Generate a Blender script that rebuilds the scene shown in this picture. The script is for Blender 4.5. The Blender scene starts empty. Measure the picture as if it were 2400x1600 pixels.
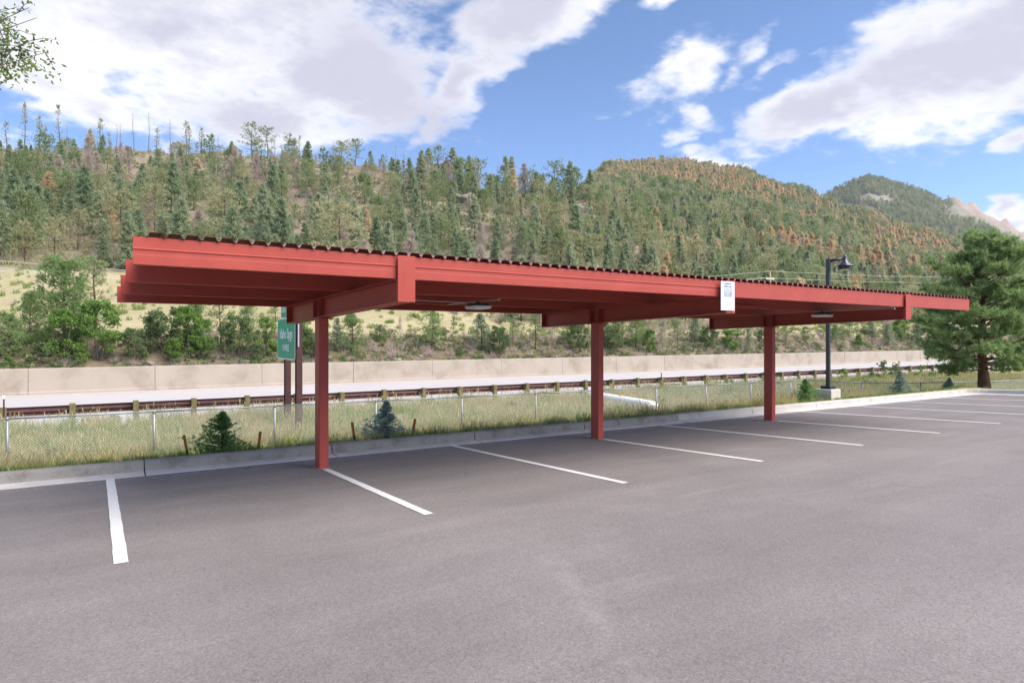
import bpy, math, random
import numpy as np
from mathutils import Vector

# ------------------------------------------------------------------ camera, sky, sun, exposure
SC = bpy.context.scene
COL = SC.collection
FPX, YAW, V0 = 1518.94, 0.5714, 791.96          # focal length and horizon in units of a 2400 px wide picture
CY, SY = math.cos(YAW), math.sin(YAW)

cam_d = bpy.data.cameras.new('camera')
cam_d.sensor_width = 36.0
cam_d.lens = 36.0 * FPX / 2400.0
cam_d.shift_y = -(800.0 - V0) / 2400.0
cam_d.clip_start = 0.05
cam_d.clip_end = 8000.0
cam = bpy.data.objects.new('camera', cam_d)
cam.location = (0, 0, 0)                         # eye level is z = 0, the lot lies 1.585 m below it here
cam.rotation_euler = (math.pi / 2, 0, -YAW)
COL.objects.link(cam)
SC.camera = cam

SUN_DIR = Vector((0.44, -0.58, 0.80)).normalized()   # towards the sun
sun_elev = math.asin(SUN_DIR.z)
sun_rot = math.atan2(SUN_DIR.x, SUN_DIR.y)
sun_d = bpy.data.lights.new('sun', 'SUN')
sun_d.energy = 1.5
sun_d.angle = math.radians(62)
sun_d.color = (1.0, 0.93, 0.84)
sun = bpy.data.objects.new('sun', sun_d)
sun.rotation_euler = SUN_DIR.to_track_quat('Z', 'Y').to_euler()
sun.location = SUN_DIR * 60
COL.objects.link(sun)

VS = SC.view_settings
SC.display_settings.display_device = 'sRGB'
VS.view_transform = 'Standard'
VS.look = 'None'
VS.gamma = 1.0
VS.use_curve_mapping = False
VS.exposure = 2.30
CLOUD_GAIN = 0.252
SKY_STRENGTH = 0.05
GEN_OFF = (15.4, 12.8, 0.0)
GEN_T = 1.80


def pix_dir(u, v):
    r = (u - 1200.0) / FPX
    d = Vector((SY + r * CY, CY - r * SY, (V0 - v) / FPX))
    return d.normalized()


class NT:
    """small helper round a node tree"""
    def __init__(self, tree):
        self.t = tree
        self.n = tree.nodes
        self.l = tree.links

    def new(self, kind, **kw):
        nd = self.n.new(kind)
        for k, v in kw.items():
            setattr(nd, k, v)
        return nd

    def put(self, sock, val):
        if hasattr(val, 'is_output'):
            self.l.new(val, sock)
        else:
            sock.default_value = val

    def math(self, op, a, b=0.0, clamp=False):
        nd = self.n.new('ShaderNodeMath')
        nd.operation = op
        nd.use_clamp = clamp
        self.put(nd.inputs[0], a)
        self.put(nd.inputs[1], b)
        return nd.outputs[0]

    def dot(self, a, b):
        nd = self.n.new('ShaderNodeVectorMath')
        nd.operation = 'DOT_PRODUCT'
        self.put(nd.inputs[0], a)
        self.put(nd.inputs[1], b)
        return nd.outputs['Value']

    def vscale(self, a, s):
        nd = self.n.new('ShaderNodeVectorMath')
        nd.operation = 'MULTIPLY'
        self.put(nd.inputs[0], a)
        self.put(nd.inputs[1], s)
        return nd.outputs[0]

    def noise(self, vec, scale, detail=6.0, rough=0.55, dist=0.0, color=False):
        nd = self.n.new('ShaderNodeTexNoise')
        self.put(nd.inputs['Vector'], vec)
        nd.inputs['Scale'].default_value = scale
        nd.inputs['Detail'].default_value = detail
        nd.inputs['Roughness'].default_value = rough
        nd.inputs['Distortion'].default_value = dist
        return nd.outputs['Color' if color else 'Fac']

    def ramp(self, fac, stops, interp='LINEAR'):
        nd = self.n.new('ShaderNodeValToRGB')
        nd.color_ramp.interpolation = interp
        el = nd.color_ramp.elements
        while len(el) < len(stops):
            el.new(0.5)
        for e, (p, c) in zip(el, stops):
            e.position = p
            e.color = (c[0], c[1], c[2], 1) if len(c) == 3 else c
        self.put(nd.inputs[0], fac)
        return nd.outputs[0]

    def mixc(self, fac, a, b, mode='MIX'):
        nd = self.n.new('ShaderNodeMix')
        nd.data_type = 'RGBA'
        nd.blend_type = mode
        self.put(nd.inputs['Factor'], fac)
        for nm, v in (('A', a), ('B', b)):
            s = [i for i in nd.inputs if i.name == nm and i.type == 'RGBA'][0]
            if isinstance(v, (tuple, list)):
                v = (v[0], v[1], v[2], 1)
            self.put(s, v)
        return [o for o in nd.outputs if o.type == 'RGBA'][0]

    def smooth(self, x, lo, hi):
        nd = self.n.new('ShaderNodeMapRange')
        nd.interpolation_type = 'SMOOTHSTEP'
        self.put(nd.inputs['Value'], x)
        nd.inputs['From Min'].default_value = lo
        nd.inputs['From Max'].default_value = hi
        return nd.outputs[0]


def build_world():
    w = bpy.data.worlds.new('World')
    SC.world = w
    w.use_nodes = True
    w.node_tree.nodes.clear()
    T = NT(w.node_tree)
    out = T.new('ShaderNodeOutputWorld')
    bg = T.new('ShaderNodeBackground')
    bg.inputs['Strength'].default_value = 1.0
    T.l.new(bg.outputs[0], out.inputs['Surface'])
    sky = T.new('ShaderNodeTexSky', sky_type='NISHITA')
    sky.sun_disc = False
    sky.sun_elevation = sun_elev
    sky.sun_rotation = sun_rot
    sky.altitude = 2300
    sky.air_density = 0.80
    sky.dust_density = 0.25
    sky.ozone_density = 2.2
    tc = T.new('ShaderNodeTexCoord')
    d = tc.outputs['Generated']
    sep = T.new('ShaderNodeSeparateXYZ')
    T.l.new(d, sep.inputs[0])
    z = sep.outputs['Z']
    # cloud layer coordinates: the direction flattened on to a high sheet
    den = T.math('ADD', T.math('MAXIMUM', z, 0.0), 0.22)
    inv = T.math('DIVIDE', 1.0, den)
    comb = T.new('ShaderNodeCombineXYZ')
    T.l.new(T.math('MULTIPLY', sep.outputs['X'], inv), comb.inputs[0])
    T.l.new(T.math('MULTIPLY', sep.outputs['Y'], inv), comb.inputs[1])
    T.l.new(T.math('MULTIPLY', z, 1.2), comb.inputs[2])
    p = comb.outputs[0]
    # cloud banks: direction, radii (as angles x FPX), tilt, weight
    banks = [
        (380, 60, 600, 225, -4, 1.05), (110, 200, 300, 95, 12, 0.8), (800, 150, 380, 180, 6, 1.05),
        (600, 250, 360, 95, 4, 0.9), (1260, 10, 340, 120, -38, 1.05), (1090, 205, 180, 85, -42, 0.95),
        (1010, 290, 95, 48, -62, 0.75), (230, 245, 190, 60, 8, 0.75), (880, -160, 760, 210, 0, 1.05),
        (2260, 130, 480, 190, -27, 1.15), (1940, 270, 240, 85, -14, 1.0), (2440, 60, 340, 230, -10, 1.1),
        (1600, 172, 140, 55, -36, 0.36), (1650, 255, 72, 32, 35, 0.40), (1612, 318, 76, 32, -50, 0.40),
        (1780, 122, 90, 28, -42, 0.40), (1838, 158, 60, 30, -30, 0.42), (1672, 372, 76, 44, 0, 0.8),
        (2386, 508, 72, 60, -30, 0.85), (2360, 335, 80, 34, -35, 0.5), (1560, 12, 70, 22, -22, 0.6),
    ]
    # one flat chart of the sky round a fixed heading; every bank is an ellipse on it
    fwd = Vector((SY, CY, 0.0))
    rgt = Vector((CY, -SY, 0.0))
    front = T.math('MAXIMUM', T.dot(d, tuple(fwd)), 0.06)
    cx = T.math('DIVIDE', T.dot(d, tuple(rgt)), front)
    cz = T.math('DIVIDE', z, front)
    cc = T.new('ShaderNodeCombineXYZ')
    T.l.new(cx, cc.inputs[0])
    T.l.new(cz, cc.inputs[1])
    # push the chart about a little so that no edge is a clean curve
    warp = T.noise(p, 2.6, 3.0, 0.55, 0.0, True)
    wv = T.new('ShaderNodeVectorMath', operation='SUBTRACT')
    T.l.new(warp, wv.inputs[0])
    wv.inputs[1].default_value = (0.5, 0.5, 0.5)
    wsc = T.vscale(wv.outputs[0], (0.20, 0.15, 0.0))
    wa = T.new('ShaderNodeVectorMath', operation='ADD')
    T.l.new(cc.outputs[0], wa.inputs[0])
    T.l.new(wsc, wa.inputs[1])
    chart = wa.outputs[0]
    best = None
    for (u, v, a, b, tilt, wgt) in banks:
        mp = T.new('ShaderNodeMapping', vector_type='TEXTURE')
        T.l.new(chart, mp.inputs['Vector'])
        mp.inputs['Location'].default_value = ((u - 1200.0) / FPX, (V0 - v) / FPX, 0)
        mp.inputs['Rotation'].default_value = (0, 0, math.radians(-tilt))
        mp.inputs['Scale'].default_value = (a / FPX, b / FPX, 1)
        ln = T.new('ShaderNodeVectorMath', operation='LENGTH')
        T.l.new(mp.outputs[0], ln.inputs[0])
        nd = T.n.new('ShaderNodeMath')
        nd.operation = 'MULTIPLY_ADD'
        T.l.new(ln.outputs['Value'], nd.inputs[0])
        nd.inputs[1].default_value = -wgt
        nd.inputs[2].default_value = wgt
        val = nd.outputs[0]
        if best is None:
            best = val
        else:
            nd = T.n.new('ShaderNodeMath')
            nd.operation = 'SMOOTH_MAX'
            T.put(nd.inputs[0], best)
            T.put(nd.inputs[1], val)
            nd.inputs[2].default_value = 0.12
            best = nd.outputs[0]
    # scattered cloud everywhere else
    offs = T.new('ShaderNodeVectorMath', operation='ADD')
    T.l.new(p, offs.inputs[0])
    offs.inputs[1].default_value = GEN_OFF
    wide = T.noise(offs.outputs[0], 1.1, 3.0, 0.5)
    general = T.math('SUBTRACT', T.math('MULTIPLY', wide, 3.4), GEN_T)
    body = T.math('MAXIMUM', T.math('MAXIMUM', best, -1.2), general)
    edge = T.noise(p, 3.6, 6.0, 0.62, 0.0)
    fine = T.noise(p, 16.0, 4.0, 0.62, 0.0)
    dens = T.math('ADD', body, T.math('MULTIPLY', T.math('SUBTRACT', edge, 0.5), 1.25))
    dens = T.math('ADD', dens, T.math('MULTIPLY', T.math('SUBTRACT', fine, 0.5), 0.70))
    alpha = T.smooth(dens, 0.0, 0.50)
    # thick parts of a cloud are greyer underneath
    shade_n = T.noise(p, 1.5, 2.0, 0.45, 0.0)
    thick = T.smooth(T.math('ADD', dens, T.math('MULTIPLY', T.math('SUBTRACT', shade_n, 0.5), 2.0)), 0.02, 0.85)
    g = CLOUD_GAIN
    cloud = T.mixc(thick, (g * 0.96, g * 0.955, g * 0.99), (g * 0.55, g * 0.55, g * 0.655))
    s = T.new('ShaderNodeVectorMath', operation='SCALE')
    T.l.new(sky.outputs[0], s.inputs[0])
    s.inputs['Scale'].default_value = SKY_STRENGTH
    blue = T.mixc(1.0, s.outputs[0], (0.84, 0.95, 1.04), 'MULTIPLY')
    col = T.mixc(alpha, blue, cloud)
    T.l.new(col, bg.inputs['Color'])
    w.cycles.sampling_method = 'MANUAL'
    w.cycles.sample_map_resolution = 512


build_world()
CYC = SC.cycles
CYC.use_denoising = True
CYC.denoiser = 'OPENIMAGEDENOISE'
CYC.denoising_input_passes = 'RGB_ALBEDO_NORMAL'
CYC.max_bounces = 5
CYC.diffuse_bounces = 2
CYC.glossy_bounces = 2
CYC.transmission_bounces = 2
CYC.volume_bounces = 0
CYC.transparent_max_bounces = 4
CYC.caustics_reflective = False
CYC.caustics_refractive = False
SC.render.use_persistent_data = False


# ------------------------------------------------------------------ geometry helpers
def t_of(u):
    return math.tan(YAW + math.atan((u - 1200.0) / FPX))


def u_of(t):
    return 1200.0 + FPX * np.tan(np.arctan(t) - YAW)


def df_of(t):
    return t * SY + CY


def at(u, v, Y):
    """the point seen at (u, v) that stands on the vertical plane at this Y"""
    t = t_of(u)
    return Vector((t * Y, Y, (V0 - v) / FPX * Y * df_of(t)))


def lot_z(x, y):
    return -1.5847 - 0.0026 * x - 0.0394 * y


class MB:
    def __init__(self):
        self.v = []
        self.f = []
        self.m = []
        self.cur = 0

    def add(self, verts, faces):
        b = len(self.v)
        self.v.extend([tuple(p) for p in verts])
        for fc in faces:
            self.f.append(tuple(b + i for i in fc))
            self.m.append(self.cur)
        return self

    def box(self, x0, x1, y0, y1, z0, z1):
        v = [(x0, y0, z0), (x1, y0, z0), (x1, y1, z0), (x0, y1, z0), (x0, y0, z1), (x1, y0, z1), (x1, y1, z1), (x0, y1, z1)]
        return self.add(v, [(3, 2, 1, 0), (4, 5, 6, 7), (0, 1, 5, 4), (1, 2, 6, 5), (2, 3, 7, 6), (3, 0, 4, 7)])

    def prism(self, prof, p0, p1, closed=True, caps=True, e1=None, e2=None):
        """profile of (a, b) along e1, e2 swept from p0 to p1"""
        n = len(prof)
        p0, p1 = Vector(p0), Vector(p1)
        e1, e2 = Vector(e1), Vector(e2)
        v = [p0 + e1 * a + e2 * b for a, b in prof] + [p1 + e1 * a + e2 * b for a, b in prof]
        f = [(i, (i + 1) % n, n + (i + 1) % n, n + i) for i in range(n if closed else n - 1)]
        if caps and closed:
            f += [tuple(range(n - 1, -1, -1)), tuple(range(n, 2 * n))]
        return self.add(v, f)

    def tube(self, pts, r, n=8, caps=True):
        pts = [Vector(p) for p in pts]
        rs = r if isinstance(r, (list, tuple)) else [r] * len(pts)
        rings = []
        for i, p in enumerate(pts):
            a = pts[max(i - 1, 0)]
            b = pts[min(i + 1, len(pts) - 1)]
            d = (b - a).normalized()
            ref = Vector((0, 0, 1)) if abs(d.z) < 0.9 else Vector((1, 0, 0))
            e1 = d.cross(ref).normalized()
            e2 = d.cross(e1).normalized()
            rings.append([p + (e1 * math.cos(2 * math.pi * k / n) + e2 * math.sin(2 * math.pi * k / n)) * rs[i] for k in range(n)])
        v = [q for ring in rings for q in ring]
        f = []
        for i in range(len(pts) - 1):
            for k in range(n):
                a, b = i * n + k, i * n + (k + 1) % n
                f.append((a, a + n, b + n, b))
        if caps:
            f.append(tuple(range(n)))
            f.append(tuple(range(len(v) - 1, len(v) - n - 1, -1)))
        return self.add(v, f)

    def mesh(self, name, mats, smooth=False):
        me = bpy.data.meshes.new(name)
        me.from_pydata(self.v, [], self.f)
        for mt in (mats if isinstance(mats, (list, tuple)) else [mats]):
            me.materials.append(mt)
        if any(self.m):
            me.polygons.foreach_set('material_index', self.m)
        if smooth:
            me.polygons.foreach_set('use_smooth', [True] * len(self.f))
        me.update()
        return me

    def build(self, name, mats, parent=None, smooth=False, bevel=0.0, autosmooth=False):
        me = self.mesh(name, mats, smooth)
        o = link(name, me, parent)
        if bevel:
            md = o.modifiers.new('bevel', 'BEVEL')
            md.width = bevel
            md.segments = 2
            md.limit_method = 'ANGLE'
            md.angle_limit = math.radians(40)
        return o


def link(name, data, parent=None):
    o = bpy.data.objects.new(name, data)
    COL.objects.link(o)
    if parent is not None:
        o.parent = parent
        # parts are modelled in world coordinates: undo the offset of every parent
        off = Vector((0, 0, 0))
        p = parent
        while p is not None:
            off += p.location
            p = p.parent
        o.location = -off
    return o


def thing(name, label, cat, loc=(0, 0, 0), group=None, kind=None):
    o = bpy.data.objects.new(name, None)
    o.empty_display_size = 0.2
    COL.objects.link(o)
    o.location = loc
    return tag(o, label, cat, group, kind)


def tag(o, label=None, cat=None, group=None, kind=None):
    if label:
        o['label'] = label
    if cat:
        o['category'] = cat
    if group:
        o['group'] = group
    if kind:
        o['kind'] = kind
    return o


def np_mesh(name, V, F, mats, midx=None, smooth=False):
    """fast mesh from numpy arrays of verts and equal sized faces"""
    me = bpy.data.meshes.new(name)
    V = np.asarray(V, dtype=np.float32)
    F = np.asarray(F, dtype=np.int32)
    k = F.shape[1]
    me.vertices.add(len(V))
    me.vertices.foreach_set('co', V.ravel())
    me.loops.add(F.size)
    me.loops.foreach_set('vertex_index', F.ravel())
    me.polygons.add(len(F))
    me.polygons.foreach_set('loop_start', np.arange(len(F), dtype=np.int32) * k)
    me.polygons.foreach_set('loop_total', np.full(len(F), k, dtype=np.int32))
    for mt in (mats if isinstance(mats, (list, tuple)) else [mats]):
        me.materials.append(mt)
    if midx is not None:
        me.polygons.foreach_set('material_index', np.asarray(midx, dtype=np.int32))
    if smooth:
        me.polygons.foreach_set('use_smooth', np.ones(len(F), dtype=bool))
    me.update(calc_edges=True)
    me.validate()
    return me


# ------------------------------------------------------------------ materials
def new_mat(name):
    m = bpy.data.materials.new(name)
    m.use_nodes = True
    m.node_tree.nodes.clear()
    T = NT(m.node_tree)
    out = T.new('ShaderNodeOutputMaterial')
    return m, T, out


def pbsdf(T, out, color, rough=0.6, metal=0.0, spec=0.4, bump=None, bump_dist=0.01, bump_str=0.5, coat=0.0):
    b = T.new('ShaderNodeBsdfPrincipled')
    if isinstance(color, (tuple, list)):
        color = (color[0], color[1], color[2], 1)
    T.put(b.inputs['Base Color'], color)
    T.put(b.inputs['Roughness'], rough)
    T.put(b.inputs['Metallic'], metal)
    b.inputs['Specular IOR Level'].default_value = spec
    if coat:
        b.inputs['Coat Weight'].default_value = coat
        b.inputs['Coat Roughness'].default_value = 0.25
    if bump is not None:
        bn = T.new('ShaderNodeBump')
        bn.inputs['Distance'].default_value = bump_dist
        bn.inputs['Strength'].default_value = bump_str
        T.l.new(bump, bn.inputs['Height'])
        T.l.new(bn.outputs[0], b.inputs['Normal'])
    T.l.new(b.outputs[0], out.inputs['Surface'])
    return b


def wpos(T):
    return T.new('ShaderNodeNewGeometry').outputs['Position']


def mat_plain(name, color, rough=0.6, metal=0.0, var=0.12, scale=6.0, spec=0.4, bump=0.0, coat=0.0):
    m, T, out = new_mat(name)
    P = wpos(T)
    n = T.noise(P, scale, 6, 0.6)
    c = T.ramp(n, [(0.25, [max(x * (1 - var), 0) for x in color]), (0.75, [min(x * (1 + var), 1) for x in color])])
    r = T.math('ADD', rough - 0.08, T.math('MULTIPLY', n, 0.16))
    pbsdf(T, out, c, r, metal, spec, n if bump else None, bump, 0.5, coat)
    return m


def mat_asphalt():
    m, T, out = new_mat('asphalt')
    P = wpos(T)
    big = T.noise(P, 0.22, 4, 0.55)
    mid = T.noise(T.vscale(P, (0.5, 2.6, 1)), 0.6, 5, 0.6)
    base = T.ramp(T.math('ADD', T.math('MULTIPLY', big, 0.5), T.math('MULTIPLY', mid, 0.5)),
                  [(0.30, (0.172, 0.153, 0.150)), (0.50, (0.206, 0.184, 0.180)), (0.72, (0.242, 0.217, 0.212))])
    vo = T.new('ShaderNodeTexVoronoi')
    T.l.new(P, vo.inputs['Vector'])
    vo.inputs['Scale'].default_value = 95.0
    speck = T.ramp(T.dot(vo.outputs['Color'], (0.4, 0.35, 0.25)), [(0.10, (0.72, 0.72, 0.72)), (0.5, (1, 1, 1)), (0.9, (1.25, 1.24, 1.22))])
    g2 = T.noise(P, 28.0, 5, 0.7)
    g2 = T.ramp(g2, [(0.3, (0.93, 0.93, 0.93)), (0.7, (1.06, 1.06, 1.06))])
    c = T.mixc(1.0, T.mixc(1.0, base, speck, 'MULTIPLY'), g2, 'MULTIPLY')
    # pale scuffs dragged by tyres
    sc = T.noise(T.vscale(P, (0.16, 1.5, 1)), 1.3, 6, 0.62, 0.8)
    c = T.mixc(T.math('MULTIPLY', T.smooth(sc, 0.56, 0.74), 0.30), c, (0.33, 0.295, 0.295))
    # the long dusty trail left by a trailer, running out of the stalls
    sp = T.new('ShaderNodeSeparateXYZ')
    T.l.new(P, sp.inputs[0])
    wig = T.math('MULTIPLY', T.math('SUBTRACT', T.noise(P, 0.9, 4, 0.6), 0.5), 0.35)
    ld = T.math('ADD', T.math('SUBTRACT', sp.outputs['X'], T.math('MULTIPLY', sp.outputs['Y'], 0.42)), T.math('SUBTRACT', wig, 1.30))
    trail = T.math('MULTIPLY', T.smooth(T.math('ABSOLUTE', ld), 0.16, 0.02), T.smooth(sp.outputs['Y'], 5.2, 3.6))
    trail = T.math('MULTIPLY', trail, T.smooth(T.noise(P, 5.0, 5, 0.7), 0.35, 0.65))
    c = T.mixc(T.math('MULTIPLY', trail, 0.26), c, (0.36, 0.325, 0.32))
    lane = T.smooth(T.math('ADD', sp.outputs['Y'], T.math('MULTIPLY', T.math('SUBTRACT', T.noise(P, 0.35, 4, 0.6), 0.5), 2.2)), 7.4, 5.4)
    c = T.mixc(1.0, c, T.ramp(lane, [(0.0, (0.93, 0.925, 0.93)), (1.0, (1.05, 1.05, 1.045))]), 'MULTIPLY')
    blot = T.noise(P, 0.5, 5, 0.65, 0.6)
    c = T.mixc(1.0, c, T.ramp(blot, [(0.3, (0.90, 0.90, 0.90)), (0.5, (1, 1, 1)), (0.72, (1.10, 1.10, 1.10))]), 'MULTIPLY')
    # dark oil drips in the stalls
    ol = T.noise(P, 0.85, 5, 0.62, 0.5)
    c = T.mixc(T.math('MULTIPLY', T.smooth(ol, 0.66, 0.76), 0.30), c, (0.085, 0.078, 0.08))
    # hairline cracks
    vc = T.new('ShaderNodeTexVoronoi', feature='DISTANCE_TO_EDGE')
    wv_ = T.new('ShaderNodeVectorMath', operation='ADD')
    T.l.new(P, wv_.inputs[0])
    T.l.new(T.vscale(T.noise(P, 1.3, 4, 0.6, 0, True), (0.8, 0.8, 0.0)), wv_.inputs[1])
    T.l.new(wv_.outputs[0], vc.inputs['Vector'])
    vc.inputs['Scale'].default_value = 0.22
    crack = T.math('MULTIPLY', T.smooth(vc.outputs['Distance'], 0.0022, 0.0008), T.smooth(T.noise(P, 0.3, 3, 0.5), 0.56, 0.64))
    c = T.mixc(T.math('MULTIPLY', crack, 0.32), c, (0.07, 0.062, 0.062))
    # pale grit washed against the gutter
    grit = T.math('MULTIPLY', T.smooth(sp.outputs['Y'], 10.2, 10.9), T.smooth(T.noise(P, 9.0, 5, 0.7), 0.42, 0.62))
    c = T.mixc(T.math('MULTIPLY', grit, 0.40), c, (0.36, 0.32, 0.29))
    # a few pale aggregate stones and dark droplets
    vs = T.new('ShaderNodeTexVoronoi')
    T.l.new(P, vs.inputs['Vector'])
    vs.inputs['Scale'].default_value = 7.0
    dotm = T.smooth(vs.outputs['Distance'], 0.055, 0.03)
    c = T.mixc(T.math('MULTIPLY', dotm, 0.5), c, (0.42, 0.39, 0.37))
    h = T.math('ADD', T.math('MULTIPLY', vo.outputs['Distance'], 1.0), T.math('MULTIPLY', T.noise(P, 60, 4, 0.7), 0.8))
    pbsdf(T, out, c, 0.88, 0, 0.25, h, 0.002, 0.28)
    return m


def mat_concrete(name, base, stain, scale=1.5, bump=0.004, streak=True):
    m, T, out = new_mat(name)
    P = wpos(T)
    a = T.noise(P, scale, 7, 0.62, 0.3)
    b = T.noise(T.vscale(P, (1.2, 1.2, 0.25)), scale * 2.2, 6, 0.65)
    c = T.ramp(a, [(0.28, stain), (0.5, base), (0.8, [min(1, x * 1.12) for x in base])])
    if streak:
        c = T.mixc(T.math('MULTIPLY', T.smooth(b, 0.55, 0.75), 0.35), c, stain)
    gr = T.noise(P, 70, 3, 0.7)
    c = T.mixc(1.0, c, T.ramp(gr, [(0.3, (0.86, 0.86, 0.86)), (0.7, (1.1, 1.1, 1.1))]), 'MULTIPLY')
    pbsdf(T, out, c, 0.85, 0, 0.25, T.math('ADD', a, T.math('MULTIPLY', gr, 0.3)), bump, 0.6)
    return m


def mat_paint_white():
    m, T, out = new_mat('stripe_paint')
    P = wpos(T)
    n = T.noise(P, 45, 5, 0.7)
    b = T.noise(P, 2.5, 4, 0.6)
    c = T.ramp(n, [(0.34, (0.33, 0.315, 0.31)), (0.43, (0.70, 0.69, 0.68)), (0.8, (0.80, 0.80, 0.79))])
    c = T.mixc(T.math('MULTIPLY', T.smooth(b, 0.5, 0.75), 0.25), c, (0.62, 0.6, 0.58))
    pbsdf(T, out, c, 0.7, 0, 0.3, n, 0.002, 0.4)
    return m


def mat_red(name='red_paint', k=1.0):
    m, T, out = new_mat(name)
    P = wpos(T)
    n = T.noise(P, 3.0, 5, 0.6)
    s = T.noise(T.vscale(P, (0.4, 1, 6)), 5.0, 5, 0.6)
    c = T.ramp(n, [(0.3, (0.375 * k, 0.064 * k, 0.047 * k)), (0.7, (0.425 * k, 0.077 * k, 0.057 * k))])
    c = T.mixc(T.math('MULTIPLY', T.smooth(s, 0.55, 0.78), 0.22), c, (0.46 * k, 0.13 * k, 0.105 * k))
    dr = T.noise(T.vscale(P, (7, 7, 0.5)), 1.6, 5, 0.65)
    c = T.mixc(T.math('MULTIPLY', T.smooth(dr, 0.58, 0.75), 0.18), c, (0.17 * k, 0.035 * k, 0.03 * k))
    r = T.math('ADD', 0.42, T.math('MULTIPLY', n, 0.14))
    pbsdf(T, out, c, r, 0, 0.22, n, 0.002, 0.15)
    return m


def mat_leaf(name, cols, trans=0.3, dead=False, rough=0.65):
    """leaf colour varies from tree to tree and from leaf to leaf"""
    m, T, out = new_mat(name)
    oi = T.new('ShaderNodeObjectInfo').outputs['Random']
    geo = T.new('ShaderNodeNewGeometry')
    ri = geo.outputs['Random Per Island']
    f = T.math('ADD', T.math('MULTIPLY', oi, 0.62), T.math('MULTIPLY', ri, 0.38))
    n = len(cols)
    c = T.ramp(f, [(i / max(n - 1, 1) * 0.9 + 0.05, cc) for i, cc in enumerate(cols)])
    br = T.ramp(ri, [(0.0, (0.75, 0.75, 0.75)), (1.0, (1.25, 1.25, 1.25))])
    c = T.mixc(1.0, c, br, 'MULTIPLY')
    df = T.new('ShaderNodeBsdfDiffuse')
    T.l.new(c, df.inputs['Color'])
    if trans > 0:
        tr = T.new('ShaderNodeBsdfTranslucent')
        T.l.new(c, tr.inputs['Color'])
        mx = T.new('ShaderNodeMixShader')
        mx.inputs[0].default_value = trans
        T.l.new(df.outputs[0], mx.inputs[1])
        T.l.new(tr.outputs[0], mx.inputs[2])
        T.l.new(mx.outputs[0], out.inputs['Surface'])
    else:
        T.l.new(df.outputs[0], out.inputs['Surface'])
    return m


def mat_bark(name, a, b):
    m, T, out = new_mat(name)
    tc = T.new('ShaderNodeTexCoord').outputs['Object']
    n = T.noise(T.vscale(tc, (9, 9, 2.2)), 2.0, 6, 0.65, 0.5)
    c = T.ramp(n, [(0.3, a), (0.7, b)])
    pbsdf(T, out, c, 0.9, 0, 0.15, n, 0.02, 0.6)
    return m


def mat_ground(name, stops, scale=0.35, fine=3.0, rocks=None, bump=0.08):
    m, T, out = new_mat(name)
    P = wpos(T)
    a = T.noise(P, scale, 7, 0.62, 0.4)
    b = T.noise(P, fine, 6, 0.7)
    f = T.math('ADD', T.math('MULTIPLY', a, 0.62), T.math('MULTIPLY', b, 0.38))
    c = T.ramp(f, stops)
    h = b
    if rocks:
        vo = T.new('ShaderNodeTexVoronoi')
        T.l.new(P, vo.inputs['Vector'])
        vo.inputs['Scale'].default_value = rocks[0]
        rn = T.noise(P, scale * 1.7, 5, 0.6)
        mask = T.math('MULTIPLY', T.smooth(vo.outputs['Distance'], 0.34, 0.18), T.smooth(rn, rocks[2], rocks[2] + 0.1))
        c = T.mixc(mask, c, rocks[1])
        h = T.math('ADD', b, T.math('MULTIPLY', mask, 1.5))
    pbsdf(T, out, c, 0.95, 0, 0.1, h, bump, 0.8)
    return m


M = {}
M['asphalt'] = mat_asphalt()
M['stripe'] = mat_paint_white()
M['kerb'] = mat_concrete('kerb_concrete', (0.315, 0.285, 0.255), (0.165, 0.145, 0.125), 2.6)
M['kerb_sunlit'] = mat_concrete('sunlit_kerb_concrete', (0.48, 0.445, 0.41), (0.36, 0.32, 0.285), 2.6)  # lighter copy of the kerb concrete, sunlight put into its colour
M['gutter'] = mat_concrete('gutter_concrete', (0.62, 0.575, 0.545), (0.46, 0.415, 0.385), 2.0, streak=False)
M['red'] = mat_red()
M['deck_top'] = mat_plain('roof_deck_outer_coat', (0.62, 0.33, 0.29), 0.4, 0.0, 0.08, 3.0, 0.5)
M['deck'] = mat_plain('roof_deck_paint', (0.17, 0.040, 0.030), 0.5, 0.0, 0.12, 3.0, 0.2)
M['galv'] = mat_plain('galvanised_steel', (0.29, 0.30, 0.31), 0.45, 0.55, 0.12, 10)
M['wire'] = mat_plain('fence_wire', (0.66, 0.66, 0.60), 0.5, 0.0, 0.05, 6)
M['black'] = mat_plain('black_enamel', (0.012, 0.012, 0.015), 0.32, 0.0, 0.2, 4, 0.5)
M['lampmetal'] = mat_plain('lamp_shade_metal', (0.10, 0.10, 0.115), 0.25, 0.6, 0.15, 8)
M['conduit'] = mat_plain('bare_conduit', (0.45, 0.40, 0.35), 0.4, 0.7, 0.1, 9)
M['lens'] = mat_plain('lamp_lens', (0.78, 0.79, 0.80), 0.35, 0, 0.04, 9)
M['lampbase'] = mat_concrete('lamp_footing_concrete', (0.60, 0.545, 0.49), (0.46, 0.39, 0.32), 2.2)
M['wall'] = mat_concrete('barrier_concrete', (0.395, 0.335, 0.278), (0.285, 0.23, 0.18), 0.55, 0.006)
M['road'] = mat_ground('highway_asphalt', [(0.25, (0.43, 0.40, 0.395)), (0.75, (0.50, 0.47, 0.46))], 0.25, 6.0, None, 0.01)
M['yellow'] = mat_plain('yellow_line_paint', (0.62, 0.46, 0.16), 0.7, 0, 0.15, 3)
M['guard'] = mat_plain('rusted_guard_rail', (0.13, 0.065, 0.062), 0.6, 0.3, 0.35, 3)
M['post'] = mat_plain('weathered_wood_post', (0.19, 0.155, 0.075), 0.85, 0, 0.3, 8, 0.2, 0.01)
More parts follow.
